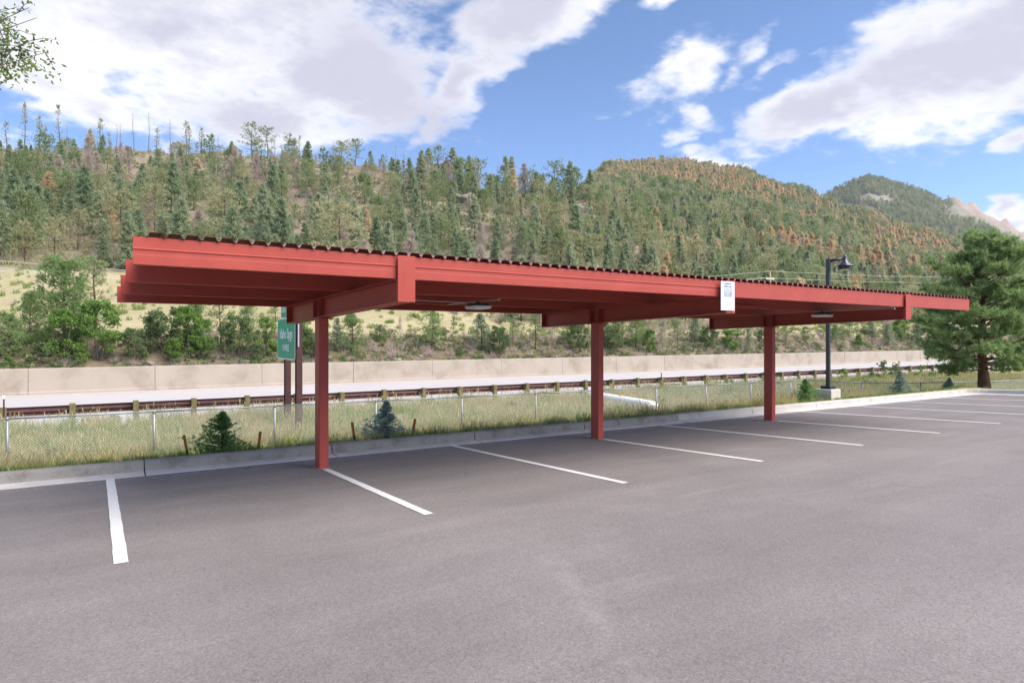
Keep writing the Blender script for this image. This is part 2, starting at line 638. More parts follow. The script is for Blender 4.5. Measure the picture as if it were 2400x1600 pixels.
M['stake'] = mat_plain('stake_wood', (0.40, 0.15, 0.045), 0.8, 0, 0.25, 20, 0.2)
M['stakedark'] = mat_plain('stake_wet_wood', (0.07, 0.035, 0.02), 0.8, 0, 0.25, 20, 0.2)
M['signpost'] = mat_plain('sign_post_brown', (0.075, 0.030, 0.028), 0.6, 0.2, 0.25, 4)
M['green'] = mat_plain('sign_green', (0.003, 0.35, 0.185), 0.45, 0, 0.06, 2)
M['white'] = mat_plain('sign_white', (0.82, 0.83, 0.84), 0.5, 0, 0.03, 5)
M['bluegrey'] = mat_plain('placard_face', (0.68, 0.71, 0.80), 0.4, 0, 0.05, 3)
M['ink'] = mat_plain('placard_ink', (0.05, 0.055, 0.12), 0.6, 0, 0.1, 5)
M['inkred'] = mat_plain('placard_grey_ink', (0.30, 0.29, 0.33), 0.6, 0, 0.1, 5)
M['alu'] = mat_plain('sign_aluminium', (0.55, 0.55, 0.58), 0.4, 0.7, 0.08, 5)
M['whitepipe'] = mat_concrete('white_drain_concrete', (0.78, 0.775, 0.76), (0.62, 0.6, 0.58), 1.5)
M['orange'] = mat_plain('marker_orange', (0.75, 0.22, 0.03), 0.6, 0, 0.1, 6)
M['polewood'] = mat_plain('utility_pole_wood', (0.38, 0.31, 0.15), 0.85, 0, 0.2, 5)
M['cable'] = mat_plain('power_cable', (0.62, 0.61, 0.50), 0.6, 0.2, 0.1, 3)
M['rock'] = mat_concrete('granite', (0.27, 0.235, 0.195), (0.15, 0.125, 0.10), 1.2, 0.05)
M['bark'] = mat_bark('pine_bark', (0.055, 0.030, 0.020), (0.17, 0.095, 0.062))
M['barkgrey'] = mat_bark('grey_bark', (0.10, 0.085, 0.075), (0.26, 0.22, 0.19))
M['stem'] = mat_bark('shrub_stem', (0.09, 0.07, 0.055), (0.22, 0.18, 0.15))
M['pine'] = mat_leaf('pine_needles', [(0.195, 0.254, 0.117), (0.26, 0.332, 0.15), (0.338, 0.39, 0.195), (0.286, 0.345, 0.215)], 0.5)
M['fir'] = mat_leaf('fir_needles', [(0.247, 0.319, 0.189), (0.325, 0.397, 0.234), (0.403, 0.455, 0.286), (0.448, 0.468, 0.305)], 0.5)
M['olive'] = mat_leaf('olive_needles', [(0.362, 0.356, 0.194), (0.438, 0.425, 0.237), (0.512, 0.475, 0.288)], 0.5)
M['dead'] = mat_leaf('bare_dead_twigs', [(0.42, 0.335, 0.285), (0.49, 0.395, 0.34), (0.54, 0.45, 0.385), (0.46, 0.395, 0.315)], 0.3)
M['rust'] = mat_leaf('rust_dead_needles', [(0.648, 0.43, 0.276), (0.713, 0.512, 0.312), (0.713, 0.593, 0.36), (0.605, 0.5, 0.372)], 0.5)
M['gold'] = mat_leaf('golden_needles', [(0.6, 0.38, 0.14), (0.64, 0.45, 0.19)], 0.4)
M['near_pine'] = mat_leaf('near_pine_needles', [(0.186, 0.276, 0.11), (0.262, 0.372, 0.145), (0.359, 0.462, 0.2)], 0.5)
M['spruce'] = mat_leaf('spruce_needles', [(0.122, 0.235, 0.083), (0.201, 0.344, 0.118), (0.288, 0.442, 0.158)], 0.45)
M['bluespruce'] = mat_leaf('blue_spruce_needles', [(0.242, 0.33, 0.281), (0.33, 0.424, 0.363), (0.429, 0.517, 0.451)], 0.45)
M['leaf'] = mat_leaf('shrub_leaves', [(0.134, 0.224, 0.054), (0.185, 0.301, 0.075), (0.256, 0.371, 0.109)], 0.45)
M['leafdull'] = mat_leaf('dull_shrub_leaves', [(0.13, 0.185, 0.075), (0.175, 0.235, 0.1), (0.22, 0.27, 0.125)], 0.45)
M['willow'] = mat_leaf('overhanging_leaves', [(0.11, 0.18, 0.045), (0.17, 0.25, 0.07), (0.24, 0.31, 0.1)], 0.5)
M['blade'] = mat_leaf('grass_blades', [(0.163, 0.262, 0.06), (0.232, 0.325, 0.088), (0.327, 0.388, 0.132), (0.447, 0.456, 0.2)], 0.45)
M['bladestraw'] = mat_leaf('straw_grass_blades', [(0.36, 0.34, 0.15), (0.48, 0.43, 0.21), (0.58, 0.50, 0.28)], 0.4)
M['bladegreen'] = mat_leaf('green_grass_blades', [(0.13, 0.23, 0.05), (0.18, 0.29, 0.065), (0.24, 0.33, 0.09)], 0.4)
M['seed'] = mat_leaf('seed_heads', [(0.46, 0.38, 0.19), (0.55, 0.46, 0.26), (0.42, 0.38, 0.19)], 0.3)
M['verge'] = mat_ground('verge_soil', [(0.25, (0.19, 0.21, 0.085)), (0.45, (0.27, 0.27, 0.12)), (0.62, (0.36, 0.32, 0.17)), (0.8, (0.37, 0.27, 0.18))], 0.6, 4.0, None, 0.05)
M['far_ground'] = M['verge']


# ------------------------------------------------------------------ the setting: ground, lot, highway
KERB_B = 11.36          # back of the kerb
LOT_R = 27.60           # asphalt edge on the right


def ground_z(x, y):
    x = np.asarray(x, float)
    y = np.asarray(y, float)
    dx = np.maximum(x - (LOT_R + 0.45), 0) * 0.9
    dy = np.maximum(y - KERB_B, 0)
    s = np.hypot(dx, dy)
    zv = np.interp(s, [0, 0.25, 0.8, 2.5, 5, 8.1, 11.2, 13.6, 15.4, 15.9, 500],
                   [-1.95, -1.93, -2.02, -2.46, -2.90, -3.22, -3.32, -3.02, -3.06, -3.18, -3.2])
    bump = 0.05 * np.sin(x * 1.7 + y * 0.6) * np.sin(y * 1.3 - x * 0.4) * np.clip(s - 1.0, 0, 1) * (s < 15)
    zv = zv + bump + 0.42 * np.exp(-((x - 31.6) ** 2 + (y - 12.25) ** 2) / 5.0)
    inside = (s <= 0)
    return np.where(inside, lot_z(x, y) - 0.14, zv)


def grid_mesh(name, xs, ys, zf, mat, smooth=True):
    X, Y = np.meshgrid(xs, ys)
    Z = zf(X, Y)
    V = np.stack([X, Y, Z], -1).reshape(-1, 3)
    nx, ny = len(xs), len(ys)
    i, j = np.meshgrid(np.arange(nx - 1), np.arange(ny - 1))
    a = (j * nx + i).ravel()
    F = np.stack([a, a + 1, a + nx + 1, a + nx], -1)
    return np_mesh(name, V, F, mat, smooth=smooth)


xs = np.concatenate([np.arange(-400, -40, 24.0), np.arange(-40, -8, 2.0), np.arange(-8, 50, 0.6), np.arange(50, 120, 4.0), np.arange(120, 700, 30.0)])
ys = np.concatenate([np.arange(-300, -10, 20.0), np.arange(-10, 10.8, 1.5), np.arange(10.9, 28.6, 0.3), np.arange(28.6, 61, 4.0)])
g = link('ground', grid_mesh('ground', xs, ys, ground_z, M['verge']))
tag(g, 'weedy ground sloping from the kerb down to the highway', None, None, 'structure')

lot = link('parking_lot', grid_mesh('parking_lot', np.arange(-60, LOT_R + 0.01, LOT_R / 4 + 15), np.array([-60, -20, 0, 6, 10.90]), lot_z, M['asphalt'], False))
tag(lot, 'grey asphalt parking lot', None, None, 'structure')

# painted stall lines, each a thin sheet on the asphalt
S0, SP = 0.178, 2.743
YN = 6.14
stripe_y0 = {1: 9.75, 3: 9.72, 5: 9.72}
rng = random.Random(4)
for i in range(0, 10):
    x = S0 + SP * i
    if x > LOT_R - 0.4:
        break
    w = 0.052
    ye = stripe_y0.get(i, 10.86)
    b = MB()
    n = 24
    vs, fs = [], []
    for k in range(n + 1):
        y = YN + (ye - YN) * k / n
        j1, j2 = rng.uniform(-0.003, 0.003), rng.uniform(-0.003, 0.003)
        for xx in (x - w + j1, x + w + j2):
            vs.append((xx, y, lot_z(xx, y) + 0.005))
    for k in range(n):
        fs.append((2 * k, 2 * k + 1, 2 * k + 3, 2 * k + 2))
    b.add(vs, fs)
    b.build('stall_line', M['stripe'], lot)

# kerb and gutter, cast in lengths with open joints
kerb = thing('kerb', 'grey cast concrete kerb and gutter along the lot', None, (0, 11.2, -2.0), None, 'structure')
kprof = [(10.893, -0.06), (10.895, 0.006), (11.175, 0.022), (11.187, 0.05), (11.203, 0.135), (11.216, 0.156), (11.240, 0.166), (11.355, 0.168), (11.36, -0.06)]
joints = [-30, -20.5, -14.5, -8.2, -5.2, -2.25, 0.62, 3.47, 6.32, 9.10, 12.05, 14.91, 17.85, 20.8, 23.7, 26.78]
rk = random.Random(9)


def kerb_piece(path, name='kerb_length'):
    """path: list of (origin xy, inward unit vector) cross-section frames"""
    bg, bk = MB(), MB()
    rings = []
    for (ox, oy, ix, iy) in path:
        ring = []
        for (yy, zz) in kprof:
            dd = yy - 10.895
            x, y = ox + ix * dd, oy + iy * dd
            ring.append((x, y, lot_z(ox, oy) + zz - 0.0394 * 0))
        rings.append(ring)
    n = len(kprof)
    for r0, r1 in zip(rings[:-1], rings[1:]):
        for k in range(n - 1):
            tgt = bg if k < 2 else bk
            tgt.add([r0[k], r1[k], r1[k + 1], r0[k + 1]], [(0, 1, 2, 3)])
    for r, flip in ((rings[0], False), (rings[-1], True)):
        ids = tuple(range(n))
        bk.add(r, [ids[::-1] if flip else ids])
    o = bk.build(name, M['kerb_sunlit' if path[0][0] > 11.9 else 'kerb'], kerb, smooth=False)  # lengths past the roof's shadow take the colour with sunlight painted in
    bg.build('gutter', M['gutter'], o)


for a, b_ in zip(joints[:-1], joints[1:]):
    m_ = 6
    dz = rk.uniform(-0.004, 0.004)
    path = [(a + 0.009 + (b_ - a - 0.018) * k / m_, 10.895, 0, 1) for k in range(m_ + 1)]
    kerb_piece(path)
# the rounded corner and the run towards the viewer on the right
cpath = [(26.789, 10.895, 0, 1), (27.15, 10.895, 0, 1)]
for k in range(1, 6):
    th = math.pi / 2 * k / 5
    cpath.append((27.15 + 0.45 * math.sin(th), 10.445 + 0.45 * math.cos(th), math.sin(th), math.cos(th)))
cpath.append((27.60, 9.0, 1, 0))
kerb_piece(cpath)
for a in range(0, 6):
    y1 = 8.98 - 3.0 * a
    kerb_piece([(27.60, y1, 1, 0), (27.60, y1 - 1.5, 1, 0), (27.60, y1 - 2.98, 1, 0)])

# highway
RZ = -3.10
hw = link('highway', grid_mesh('highway', np.arange(-400, 701, 50.0), np.array([27.05, 36, 44, 57.6]), lambda x, y: x * 0 + RZ, M['road'], False))
tag(hw, 'pale grey asphalt highway beyond the guard rail', None, None, 'structure')
for (yy, mt, nm, w) in ((28.15, 'stripe', 'edge_line', 0.09), (42.9, 'yellow', 'edge_line', 0.09), (45.6, 'yellow', 'edge_line', 0.09), (55.9, 'stripe', 'edge_line', 0.09)):
    b = MB()
    b.add([(-300, yy - w, RZ + .006), (500, yy - w, RZ + .006), (500, yy + w, RZ + .006), (-300, yy + w, RZ + .006)], [(0, 1, 2, 3)])
    b.build(nm, M[mt], hw)
for yy in (35.3, 49.5):
    for k in range(-4, 14):
        b = MB()
        x = k * 12.19
        b.add([(x, yy - .06, RZ + .006), (x + 3.05, yy - .06, RZ + .006), (x + 3.05, yy + .06, RZ + .006), (x, yy + .06, RZ + .006)], [(0, 1, 2, 3)])
        b.build('lane_dash', M['stripe'], hw)

# tall median wall in cast lengths
wall = thing('barrier_wall', 'long beige concrete barrier wall beside the highway', 'wall', (20, 44, RZ))
PANEL = 6.08
x0 = t_of(65.8) * 44.0
for k in range(-6, 34):
    xa = x0 + k * PANEL
    b = MB()
    prof = [(-0.04, 0.0), (-0.04, 0.10), (0.0, 0.16), (0.05, 1.40), (0.075, 1.43), (0.325, 1.43), (0.35, 1.40), (0.40, 0.16), (0.44, 0.10), (0.44, 0.0)]
    jit = rk.uniform(-0.012, 0.012)
    b.prism([(p[0], p[1]) for p in prof], (xa + 0.010, 44 + jit, RZ), (xa + PANEL - 0.010, 44 + jit, RZ), e1=(0, 1, 0), e2=(0, 0, 1))
    b.build('wall_panel', M['wall'], wall)


# ------------------------------------------------------------------ carport
XL, XR = 0.2845, 16.6847
YF, ROOF_D = 6.7615, 5.05
RS, CS = -0.0216, -0.0023
ZF = 0.9186


def roof_z(x, y):
    return ZF + CS * x + RS * (y - YF)


cp = thing('carport', 'long red steel carport with corrugated flat roof on three columns', 'carport', (8.4, 9.94, -2.0))
col_x = [S0 + SP * (2 * k + 1) for k in range(3)]
PUR = [YF + 1.6833 * k for k in range(4)]


def beam_bot(x, y):
    return 0.412 + CS * x + (-0.031) * (y - 6.74)


def rrect(w, d, r, n=4):
    pts = []
    for cx, cy, a0 in ((w / 2 - r, d / 2 - r, 0), (-w / 2 + r, d / 2 - r, 90), (-w / 2 + r, -d / 2 + r, 180), (w / 2 - r, -d / 2 + r, 270)):
        for k in range(n + 1):
            a = math.radians(a0 + 90 * k / n)
            pts.append((cx + r * math.cos(a), cy + r * math.sin(a)))
    return pts


YC = 9.94
for k, x in enumerate(col_x):
    ztop = beam_bot(x, YC) - 0.016
    zb = lot_z(x, YC)
    b = MB()
    b.prism(rrect(0.152, 0.235, 0.024), (x, YC, zb - 0.03), (x, YC, ztop), e1=(1, 0, 0), e2=(0, 1, 0))
    o = b.build('column', M['red'], cp)
    b = MB().box(x - 0.11, x + 0.11, YC - 0.20, YC + 0.20, ztop, ztop + 0.014)
    cap = b.build('cap_plate', M['red'], o, bevel=0.002)
    for sx in (-0.088, 0.088):
        for sy in (-0.17, 0.17):
            hx = [(math.cos(math.radians(60 * q)) * 0.016, math.sin(math.radians(60 * q)) * 0.016) for q in range(6)]
            MB().prism(hx, (x + sx, YC + sy, ztop - 0.016), (x + sx, YC + sy, ztop), e1=(1, 0, 0), e2=(0, 1, 0)).build('bolt', M['red'], o)
    # thin grout pad at the foot
    MB().prism(rrect(0.19, 0.27, 0.03), (x, YC, zb - 0.02), (x, YC, zb + 0.008), e1=(1, 0, 0), e2=(0, 1, 0)).build('grout_pad', M['kerb'], o)

BF, BB = 6.715, 11.72
for k, x in enumerate(col_x):
    y0, y1 = BF + 0.055, BB
    FW, FT, WT = 0.20, 0.012, 0.010

    def zt(y):
        return roof_z(x, y) - 0.252

    def zb_(y):
        return beam_bot(x, y)
    b = MB()
    for (xa, xb_, za, zb2) in ((x - FW / 2, x + FW / 2, lambda y: zt(y) - FT, zt), (x - FW / 2, x + FW / 2, zb_, lambda y: zb_(y) + FT),
                               (x - WT / 2, x + WT / 2, lambda y: zb_(y) + FT, lambda y: zt(y) - FT)):
        v = []
        for y in (y0, y1):
            v += [(xa, y, za(y)), (xb_, y, za(y)), (xb_, y, zb2(y)), (xa, y, zb2(y))]
        b.add(v, [(3, 2, 1, 0), (4, 5, 6, 7), (0, 1, 5, 4), (1, 2, 6, 5), (2, 3, 7, 6), (3, 0, 4, 7)])
    bo = b.build('beam', M['red'], cp)
    for ys_ in (BB - 0.012, YC - 0.13, YC + 0.13):
        for sx in (-1, 1):
            xa, xb_ = sorted((x + sx * (WT / 2 + 0.001), x + sx * (FW / 2 - 0.003)))
            MB().box(xa, xb_, ys_ - 0.006, ys_ + 0.006, zb_(ys_) + FT + .001, zt(ys_) - FT - .001).build('stiffener_plate', M['red'], bo)
    # wide cover plate over the beam end
    pw = 0.104
    b = MB()
    b.box(x - pw, x + pw, BF, BF + 0.012, beam_bot(x, 6.74) - 0.004, roof_z(x, YF) + 0.004)
    for sx in (-1, 1):
        xa, xb_ = sorted((x + sx * pw, x + sx * (pw - 0.010)))
        b.box(xa, xb_, BF + 0.0125, BF + 0.05, beam_bot(x, 6.74) - 0.004, roof_z(x, YF) - 0.256)
    b.build('beam_end_cover', M['red'], bo, bevel=0.002)


def c_profile(face_bead=False):
    """cold formed C purlin: web to the front, lips to the back; (y, z) with z = 0 at the top"""
    t, H, FL, LP = 0.005, 0.25, 0.075, 0.022
    outer = [(FL, -LP), (FL, 0), (0, 0)]
    if face_bead:
        outer += [(0, -0.098), (-0.007, -0.106), (-0.007, -0.112), (0.002, -0.120), (0.002, -0.150)]
        outer += [(0, -0.170)]
    outer += [(0, -H), (FL, -H), (FL, -H + LP)]
    inner = [(FL - t, -H + LP), (FL - t, -H + t), (t, -H + t), (t, -t), (FL - t, -t), (FL - t, -LP)]
    return outer + inner


def purlin(xa, xb, y, bead, name, parent):
    b = MB()
    prof = c_profile(bead)
    b.prism(prof, (xa, y, roof_z(xa, y)), (xb, y, roof_z(xb, y)), e1=(0, 1, RS), e2=(0, 0, 1), caps=True)
    return b.build(name, M['red'], parent)


edges = [XL] + [c for x in col_x for c in (x - 0.1045, x + 0.1045)] + [XR]
for k in range(4):
    purlin(edges[2 * k], edges[2 * k + 1], YF, k < 2, 'fascia', cp)
    if k < 3:
        purlin(edges[2 * k + 1] + 0.001, edges[2 * k + 2] - 0.001, YF, False, 'fascia', cp)
for y in PUR[1:]:
    purlin(XL, XR, y, False, 'purlin', cp)

# corrugated roof deck in sheets of six ribs
DX0, DX1 = XL + 0.105, XR - 0.012
PITCH = (DX1 - DX0) / 108.0
RH, DT = 0.038, 0.0022
Y0R, Y1R = YF - 0.028, YF + ROOF_D + 0.12


def deck_profile(n):
    pts = []
    for r in range(n):
        a = r * PITCH
        pts += [(a + 0.010, 0.0), (a + 0.030, RH), (a + 0.124, RH), (a + 0.144, 0.0)]
    pts = [(0.0, 0.0)] + pts + [(n * PITCH, 0.0)]
    return pts


dp = deck_profile(6)
for s in range(18):
    xa = DX0 + s * 6 * PITCH
    b = MB()
    top = [(p[0], p[1] + 0.004 + DT) for p in dp]
    bot = [(p[0], p[1] + 0.004) for p in dp]
    n = len(dp)
    vs = []
    for y in (Y0R, Y1R):
        for (px, pz) in top:
            vs.append((xa + px, y, roof_z(xa + px, y) + pz))
        for (px, pz) in bot:
            vs.append((xa + px, y, roof_z(xa + px, y) + pz))
    fs = []
    tops = []
    N2 = 2 * n
    for i in range(n - 1):
        tops.append(len(fs))
        fs.append((i, i + 1, N2 + i + 1, N2 + i))
        fs.append((n + i + 1, n + i, N2 + n + i, N2 + n + i + 1))
        fs.append((i + 1, i, n + i, n + i + 1))
        fs.append((N2 + i, N2 + i + 1, N2 + n + i + 1, N2 + n + i))
    b.add(vs, fs)
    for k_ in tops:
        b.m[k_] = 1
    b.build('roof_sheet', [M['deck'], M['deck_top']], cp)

# strut channels and conduit that carry the two lights
L1 = Vector((5.20, 9.10, 0))
L2 = Vector((13.45, 8.30, 0))


def light_fixture(c, label):
    z = roof_z(c.x, c.y) - 0.252
    o = thing('carport_light', label, 'light', (c.x, c.y, z - 0.12), 'carport ceiling lights')
    b = MB()
    b.box(c.x - 0.13, c.x + 0.13, c.y - 0.13, c.y + 0.13, z - 0.085, z - 0.045)
    b.build('housing', M['black'], o, bevel=0.012)
    b = MB()
    b.prism([(-0.165, 0), (0.165, 0), (0.165, -0.022), (0.125, -0.052), (-0.125, -0.052), (-0.165, -0.022)],
            (c.x, c.y - 0.165, z - 0.086), (c.x, c.y + 0.165, z - 0.086), e1=(1, 0, 0), e2=(0, 0, 1))
    b.build('lens', M['lens'], o, bevel=0.012)
    MB().tube([(c.x, c.y, z - 0.045), (c.x, c.y, z - 0.005)], 0.03, 10).build('mount', M['black'], o)
    return o


light_fixture(L1, 'square white carport light hung between the first two columns')
light_fixture(L2, 'square white carport light hung near the third column')
for c in (L1, L2):
    z = roof_z(c.x, c.y) - 0.255
    ya = max(p for p in PUR if p < c.y)
    yb = min(p for p in PUR if p > c.y)
    b = MB().box(c.x - 0.02, c.x + 0.02, ya, yb + 0.07, z - 0.022, z - 0.001)
    b.build('light_strut', M['conduit'], cp)
b = MB()
z2 = roof_z(L2.x, 8.5) - 0.20
b.tube([(8.6, 8.425, z2 + .01), (11.4, 8.425, z2 + .004), (11.9, 8.425, z2 - 0.06), (12.4, 8.40, z2 - 0.085), (13.3, 8.33, z2 - 0.09)], 0.011, 6)
b.build('conduit', M['red'], cp)
b = MB()
z1 = roof_z(L1.x, 9.1) - 0.262
b.tube([(3.03, 9.2, z1 - .01), (4.2, 9.16, z1 - .012), (5.07, 9.11, z1 - 0.03)], 0.011, 6)
b.build('conduit', M['conduit'], cp)


# ------------------------------------------------------------------ lettering helper
def text_mesh(body, size, align='CENTER', xscale=1.0, space=1.0, bold=0.0):
    cu = bpy.data.curves.new('letters', 'FONT')
    cu.body = body
    cu.size = size
    cu.align_x = align
    cu.align_y = 'CENTER'
    cu.extrude = 0.0012
    cu.offset = bold
    cu.resolution_u = 3
    cu.space_character = space
    o = bpy.data.objects.new('letters', cu)
    COL.objects.link(o)
    bpy.context.view_layer.update()
    me = bpy.data.meshes.new_from_object(o.evaluated_get(bpy.context.evaluated_depsgraph_get()))
    bpy.data.objects.remove(o)
    bpy.data.curves.remove(cu)
    n = len(me.vertices)
    co = np.empty(n * 3, np.float32)
    me.vertices.foreach_get('co', co)
    co = co.reshape(-1, 3)
    co[:, 0] *= xscale
    return me, co


def put_text(body, size, origin, ex, ey, en, mat, parent, name='lettering', **kw):
    me, co = text_mesh(body, size, **kw)
    W = np.outer(co[:, 0], ex) + np.outer(co[:, 1], ey) + np.outer(co[:, 2], en) + np.array(origin)
    me.vertices.foreach_set('co', W.astype(np.float32).ravel())
    me.materials.clear()
    me.materials.append(mat)
    me.update()
    me.name = name
    return link(name, me, parent)


# permit placard hung on the fascia in front of the second beam
px0, px1 = t_of(1690) * 6.69, t_of(1721.6) * 6.69
pz1 = at(1705, 659.5, 6.69).z
pz0 = pz1 - 0.452
pc = (px0 + px1) / 2
pl = thing('permit_placard', 'white parking permit placard hung on the red fascia at the middle column', 'sign', (pc, 6.69, pz0))
MB().box(px0, px1, 6.690, 6.700, pz0, pz1).build('plate', M['white'], pl, bevel=0.002)
MB().box(px0 + .016, px1 - .016, 6.6878, 6.6898, pz0 + .018, pz1 - .016).build('face', M['bluegrey'], pl)
lines = [('PARKING BY', 0.031, 'ink', 0.036), ('PERMIT ONLY', 0.031, 'ink', 0.080), ('ALL VIOLATORS', 0.027, 'inkred', 0.122), ('WILL BE TOWED', 0.027, 'inkred', 0.157),
         ('TO BUY A PERMIT', 0.027, 'ink', 0.192), ('VISIT OR SCAN', 0.027, 'ink', 0.226)]
for txt, sz, mt, dz in lines:
    put_text(txt, sz * 1.12, (pc, 6.6868, pz1 - dz), (1, 0, 0), (0, 0, 1), (0, -1, 0), M[mt], pl, xscale=0.86)
# hanger strap over the fascia
MB().box(pc - 0.06, pc + 0.06, 6.7002, 6.7135, pz0 + 0.02, pz1 - 0.03).build('hanger', M['red'], pl)

# ------------------------------------------------------------------ green exit sign beyond the fence
SX = 5.76
sg = thing('exit_sign', 'green highway exit sign on two brown posts beyond the fence', 'sign', (SX, 23.4, -3.2))
for yy in (22.7, 24.25):
    zg = float(ground_z(SX, yy)) - 0.1
    b = MB()
    pr = [(-.10, -.075), (.10, -.075), (.10, -.062), (.006, -.062), (.006, .062), (.10, .062), (.10, .075), (-.10, .075), (-.10, .062), (-.006, .062), (-.006, -.062), (-.10, -.062)]
    b.prism([(q[1] * 1.35, q[0]) for q in pr], (SX + 0.12, yy, zg), (SX + 0.12, yy, 0.95), e1=(0, 1, 0), e2=(1, 0, 0))
    b.build('sign_post', M['signpost'], sg)
ya, yb = 22.72, 25.22      # near and far edge of the panel
zb0, zb1 = -0.775, 0.73


def rpanel(y0, y1, z0, z1, x0, x1, r=0.08):
    cyy, czz = (y0 + y1) / 2, (z0 + z1) / 2
    return MB().prism(rrect(y1 - y0, z1 - z0, r), (x0, cyy, czz), (x1, cyy, czz), e1=(0, 1, 0), e2=(0, 0, 1))


rpanel(ya, yb, zb0, zb1, SX, SX + 0.012, 0.10).build('border', M['white'], sg)
rpanel(ya + .045, yb - .045, zb0 + .045, zb1 - .045, SX - .003, SX - .0005, 0.08).build('panel', M['green'], sg)
tab = rpanel(22.9, 24.72, zb1 + 0.012, zb1 + 0.62, SX, SX + 0.012, 0.05).build('exit_tab', M['green'], sg)
EX, EY, EN = (0, -1, 0), (0, 0, 1), (-1, 0, 0)
yc = (ya + yb) / 2
put_text('Idaho Spgs', 0.50, (SX - .0045, yc, 0.14), EX, EY, EN, M['white'], sg, xscale=0.86, bold=0.008)
put_text('1/4 MILE', 0.34, (SX - .0045, yc + .05, -0.36), EX, EY, EN, M['white'], sg, xscale=0.78, bold=0.006)
put_text('EXIT 23', 0.34, (SX - .0025, 24.05, zb1 + 0.31), EX, EY, EN, M['white'], sg, xscale=1.0, bold=0.006)
MB().box(SX + .05, SX + .09, 22.52, 22.60, -0.30, 0.62).build('bracket', M['alu'], sg)
for zz in (-0.5, 0.0, 0.5):
    MB().box(SX + .0125, SX + .04, ya + .1, yb - .1, zz - .03, zz + .03).build('stringer', M['alu'], sg)

# ------------------------------------------------------------------ chain link fence
FY, FS = 19.5, 3.05
FH = 1.22
fence = thing('chain_link_fence', 'long galvanised chain link fence across the grass slope', 'fence', (10, FY, -3.1))
ft0 = t_of(17.0) * FY
fpts = []
for k in range(-2, 11):
    x = ft0 + k * (t_of(1853) - t_of(17)) * FY / 10.0
    ztop = -1.925 - 0.0065 * (x + 1.5)
    fpts.append(Vector((x, FY, ztop)))
xc = fpts[-1].x
corner = Vector((t_of(1893) * FY, FY, -2.125))
fpts.append(corner)
for (u, v, Y) in ((2021, 896.7, 16.75), (2158, 896.7, 14.65), (2292, 894, 13.2), (2420, 889.5, 12.35), (2560, 885, 11.6)):
    fpts.append(at(u, v, Y))
for i, p in enumerate(fpts):
    b = MB()
    b.tube([(p.x, p.y, p.z - FH - 0.25), (p.x, p.y, p.z - 0.012)], 0.03, 10)
    po = b.build('post', M['galv'], fence, smooth=True)
    b = MB()
    b.tube([(p.x, p.y, p.z - 0.04), (p.x, p.y, p.z + 0.02), (p.x, p.y, p.z + 0.045)], [0.036, 0.036, 0.008], 10)
    b.build('post_cap', M['galv'], po, smooth=True)
    if i:
        q = fpts[i - 1]
        MB().tube([q, p], 0.021, 8).build('top_rail', M['galv'], fence, smooth=True)
        # woven wire of this bay: two families of straight diagonals
        L = (Vector((p.x, p.y, 0)) - Vector((q.x, q.y, 0))).length
        hx = (p - q)
        n = int(L / 0.0715)
        V, F = [], []
        H = FH - 0.04
        rw = 0.0030
        ux, uy = (p.x - q.x) / L, (p.y - q.y) / L
        nrm = np.array([-uy, ux, 0])
        for fam in (0, 1):
            for k in range(-int(H / 0.0715) - 1, n + 1):
                sa, sb = k * 0.0715, k * 0.0715 + H
                h0, h1 = 0.0, H
                if sa < 0:
                    h0 = -sa
                    sa = 0
                if sb > L:
                    h1 = H - (sb - L)
                    sb = L
                if h1 - h0 < 0.02 or sb <= sa:
                    continue
                if fam:
                    sa, sb = L - sa, L - sb
                pa = np.array([q.x + ux * sa, q.y + uy * sa, q.z + hx.z * sa / L - 0.02 - H + h0])
                pb = np.array([q.x + ux * sb, q.y + uy * sb, q.z + hx.z * sb / L - 0.02 - H + h1])
                d = pb - pa
                d /= np.linalg.norm(d)
                e = np.cross(d, nrm)
                o3 = [nrm * rw, (-0.5 * nrm + 0.866 * e) * rw, (-0.5 * nrm - 0.866 * e) * rw]
                off = nrm * (0.002 if fam else -0.002)
                bi = len(V)
                V += [pa + off + o for o in o3] + [pb + off + o for o in o3]
                F += [(bi, bi + 1, bi + 4, bi + 3), (bi + 1, bi + 2, bi + 5, bi + 4), (bi + 2, bi, bi + 3, bi + 5)]
        wm = link('wire_mesh', np_mesh('wire_mesh', V, F, M['wire']), fence)
        wm['kind'] = 'stuff'

# ------------------------------------------------------------------ guard rail on wooden posts
GY = 27.3
gr = thing('guard_rail', 'rust brown steel guard rail on weathered wooden posts', 'guard rail', (20, GY, RZ))
gx0 = t_of(8) * GY
gtop = -2.34
wprof = [(0.0, 0.0), (-0.03, -0.012), (-0.083, -0.05), (-0.083, -0.075), (-0.012, -0.135), (-0.012, -0.175), (-0.083, -0.235), (-0.083, -0.262), (-0.03, -0.298), (0.0, -0.31)]
wprof2 = wprof + [(p[0] + 0.004, p[1]) for p in wprof[::-1]]
for k in range(-8, 52):
    x = gx0 + k * 1.905
    jz = rk.uniform(-0.02, 0.025)
    b = MB().box(x - 0.09, x + 0.09, GY - 0.20, GY - 0.02, RZ - 0.25, gtop + 0.055 + jz)
    po = b.build('post', M['post'], gr, bevel=0.01)
    MB().box(x - 0.075, x + 0.075, GY - 0.019, GY + 0.15, gtop - 0.33, gtop + 0.02).build('blockout', M['post'], po)
    if k % 2 == 0:
        dzr = rk.uniform(-0.008, 0.008)
        MB().prism([(-p[0], p[1]) for p in wprof2], (x - 0.03, GY + 0.152, gtop + dzr), (x + 3.84, GY + 0.152 + 0.004 * (k % 4), gtop + dzr), e1=(0, 1, 0), e2=(0, 0, 1)).build('rail', M['guard'], gr)

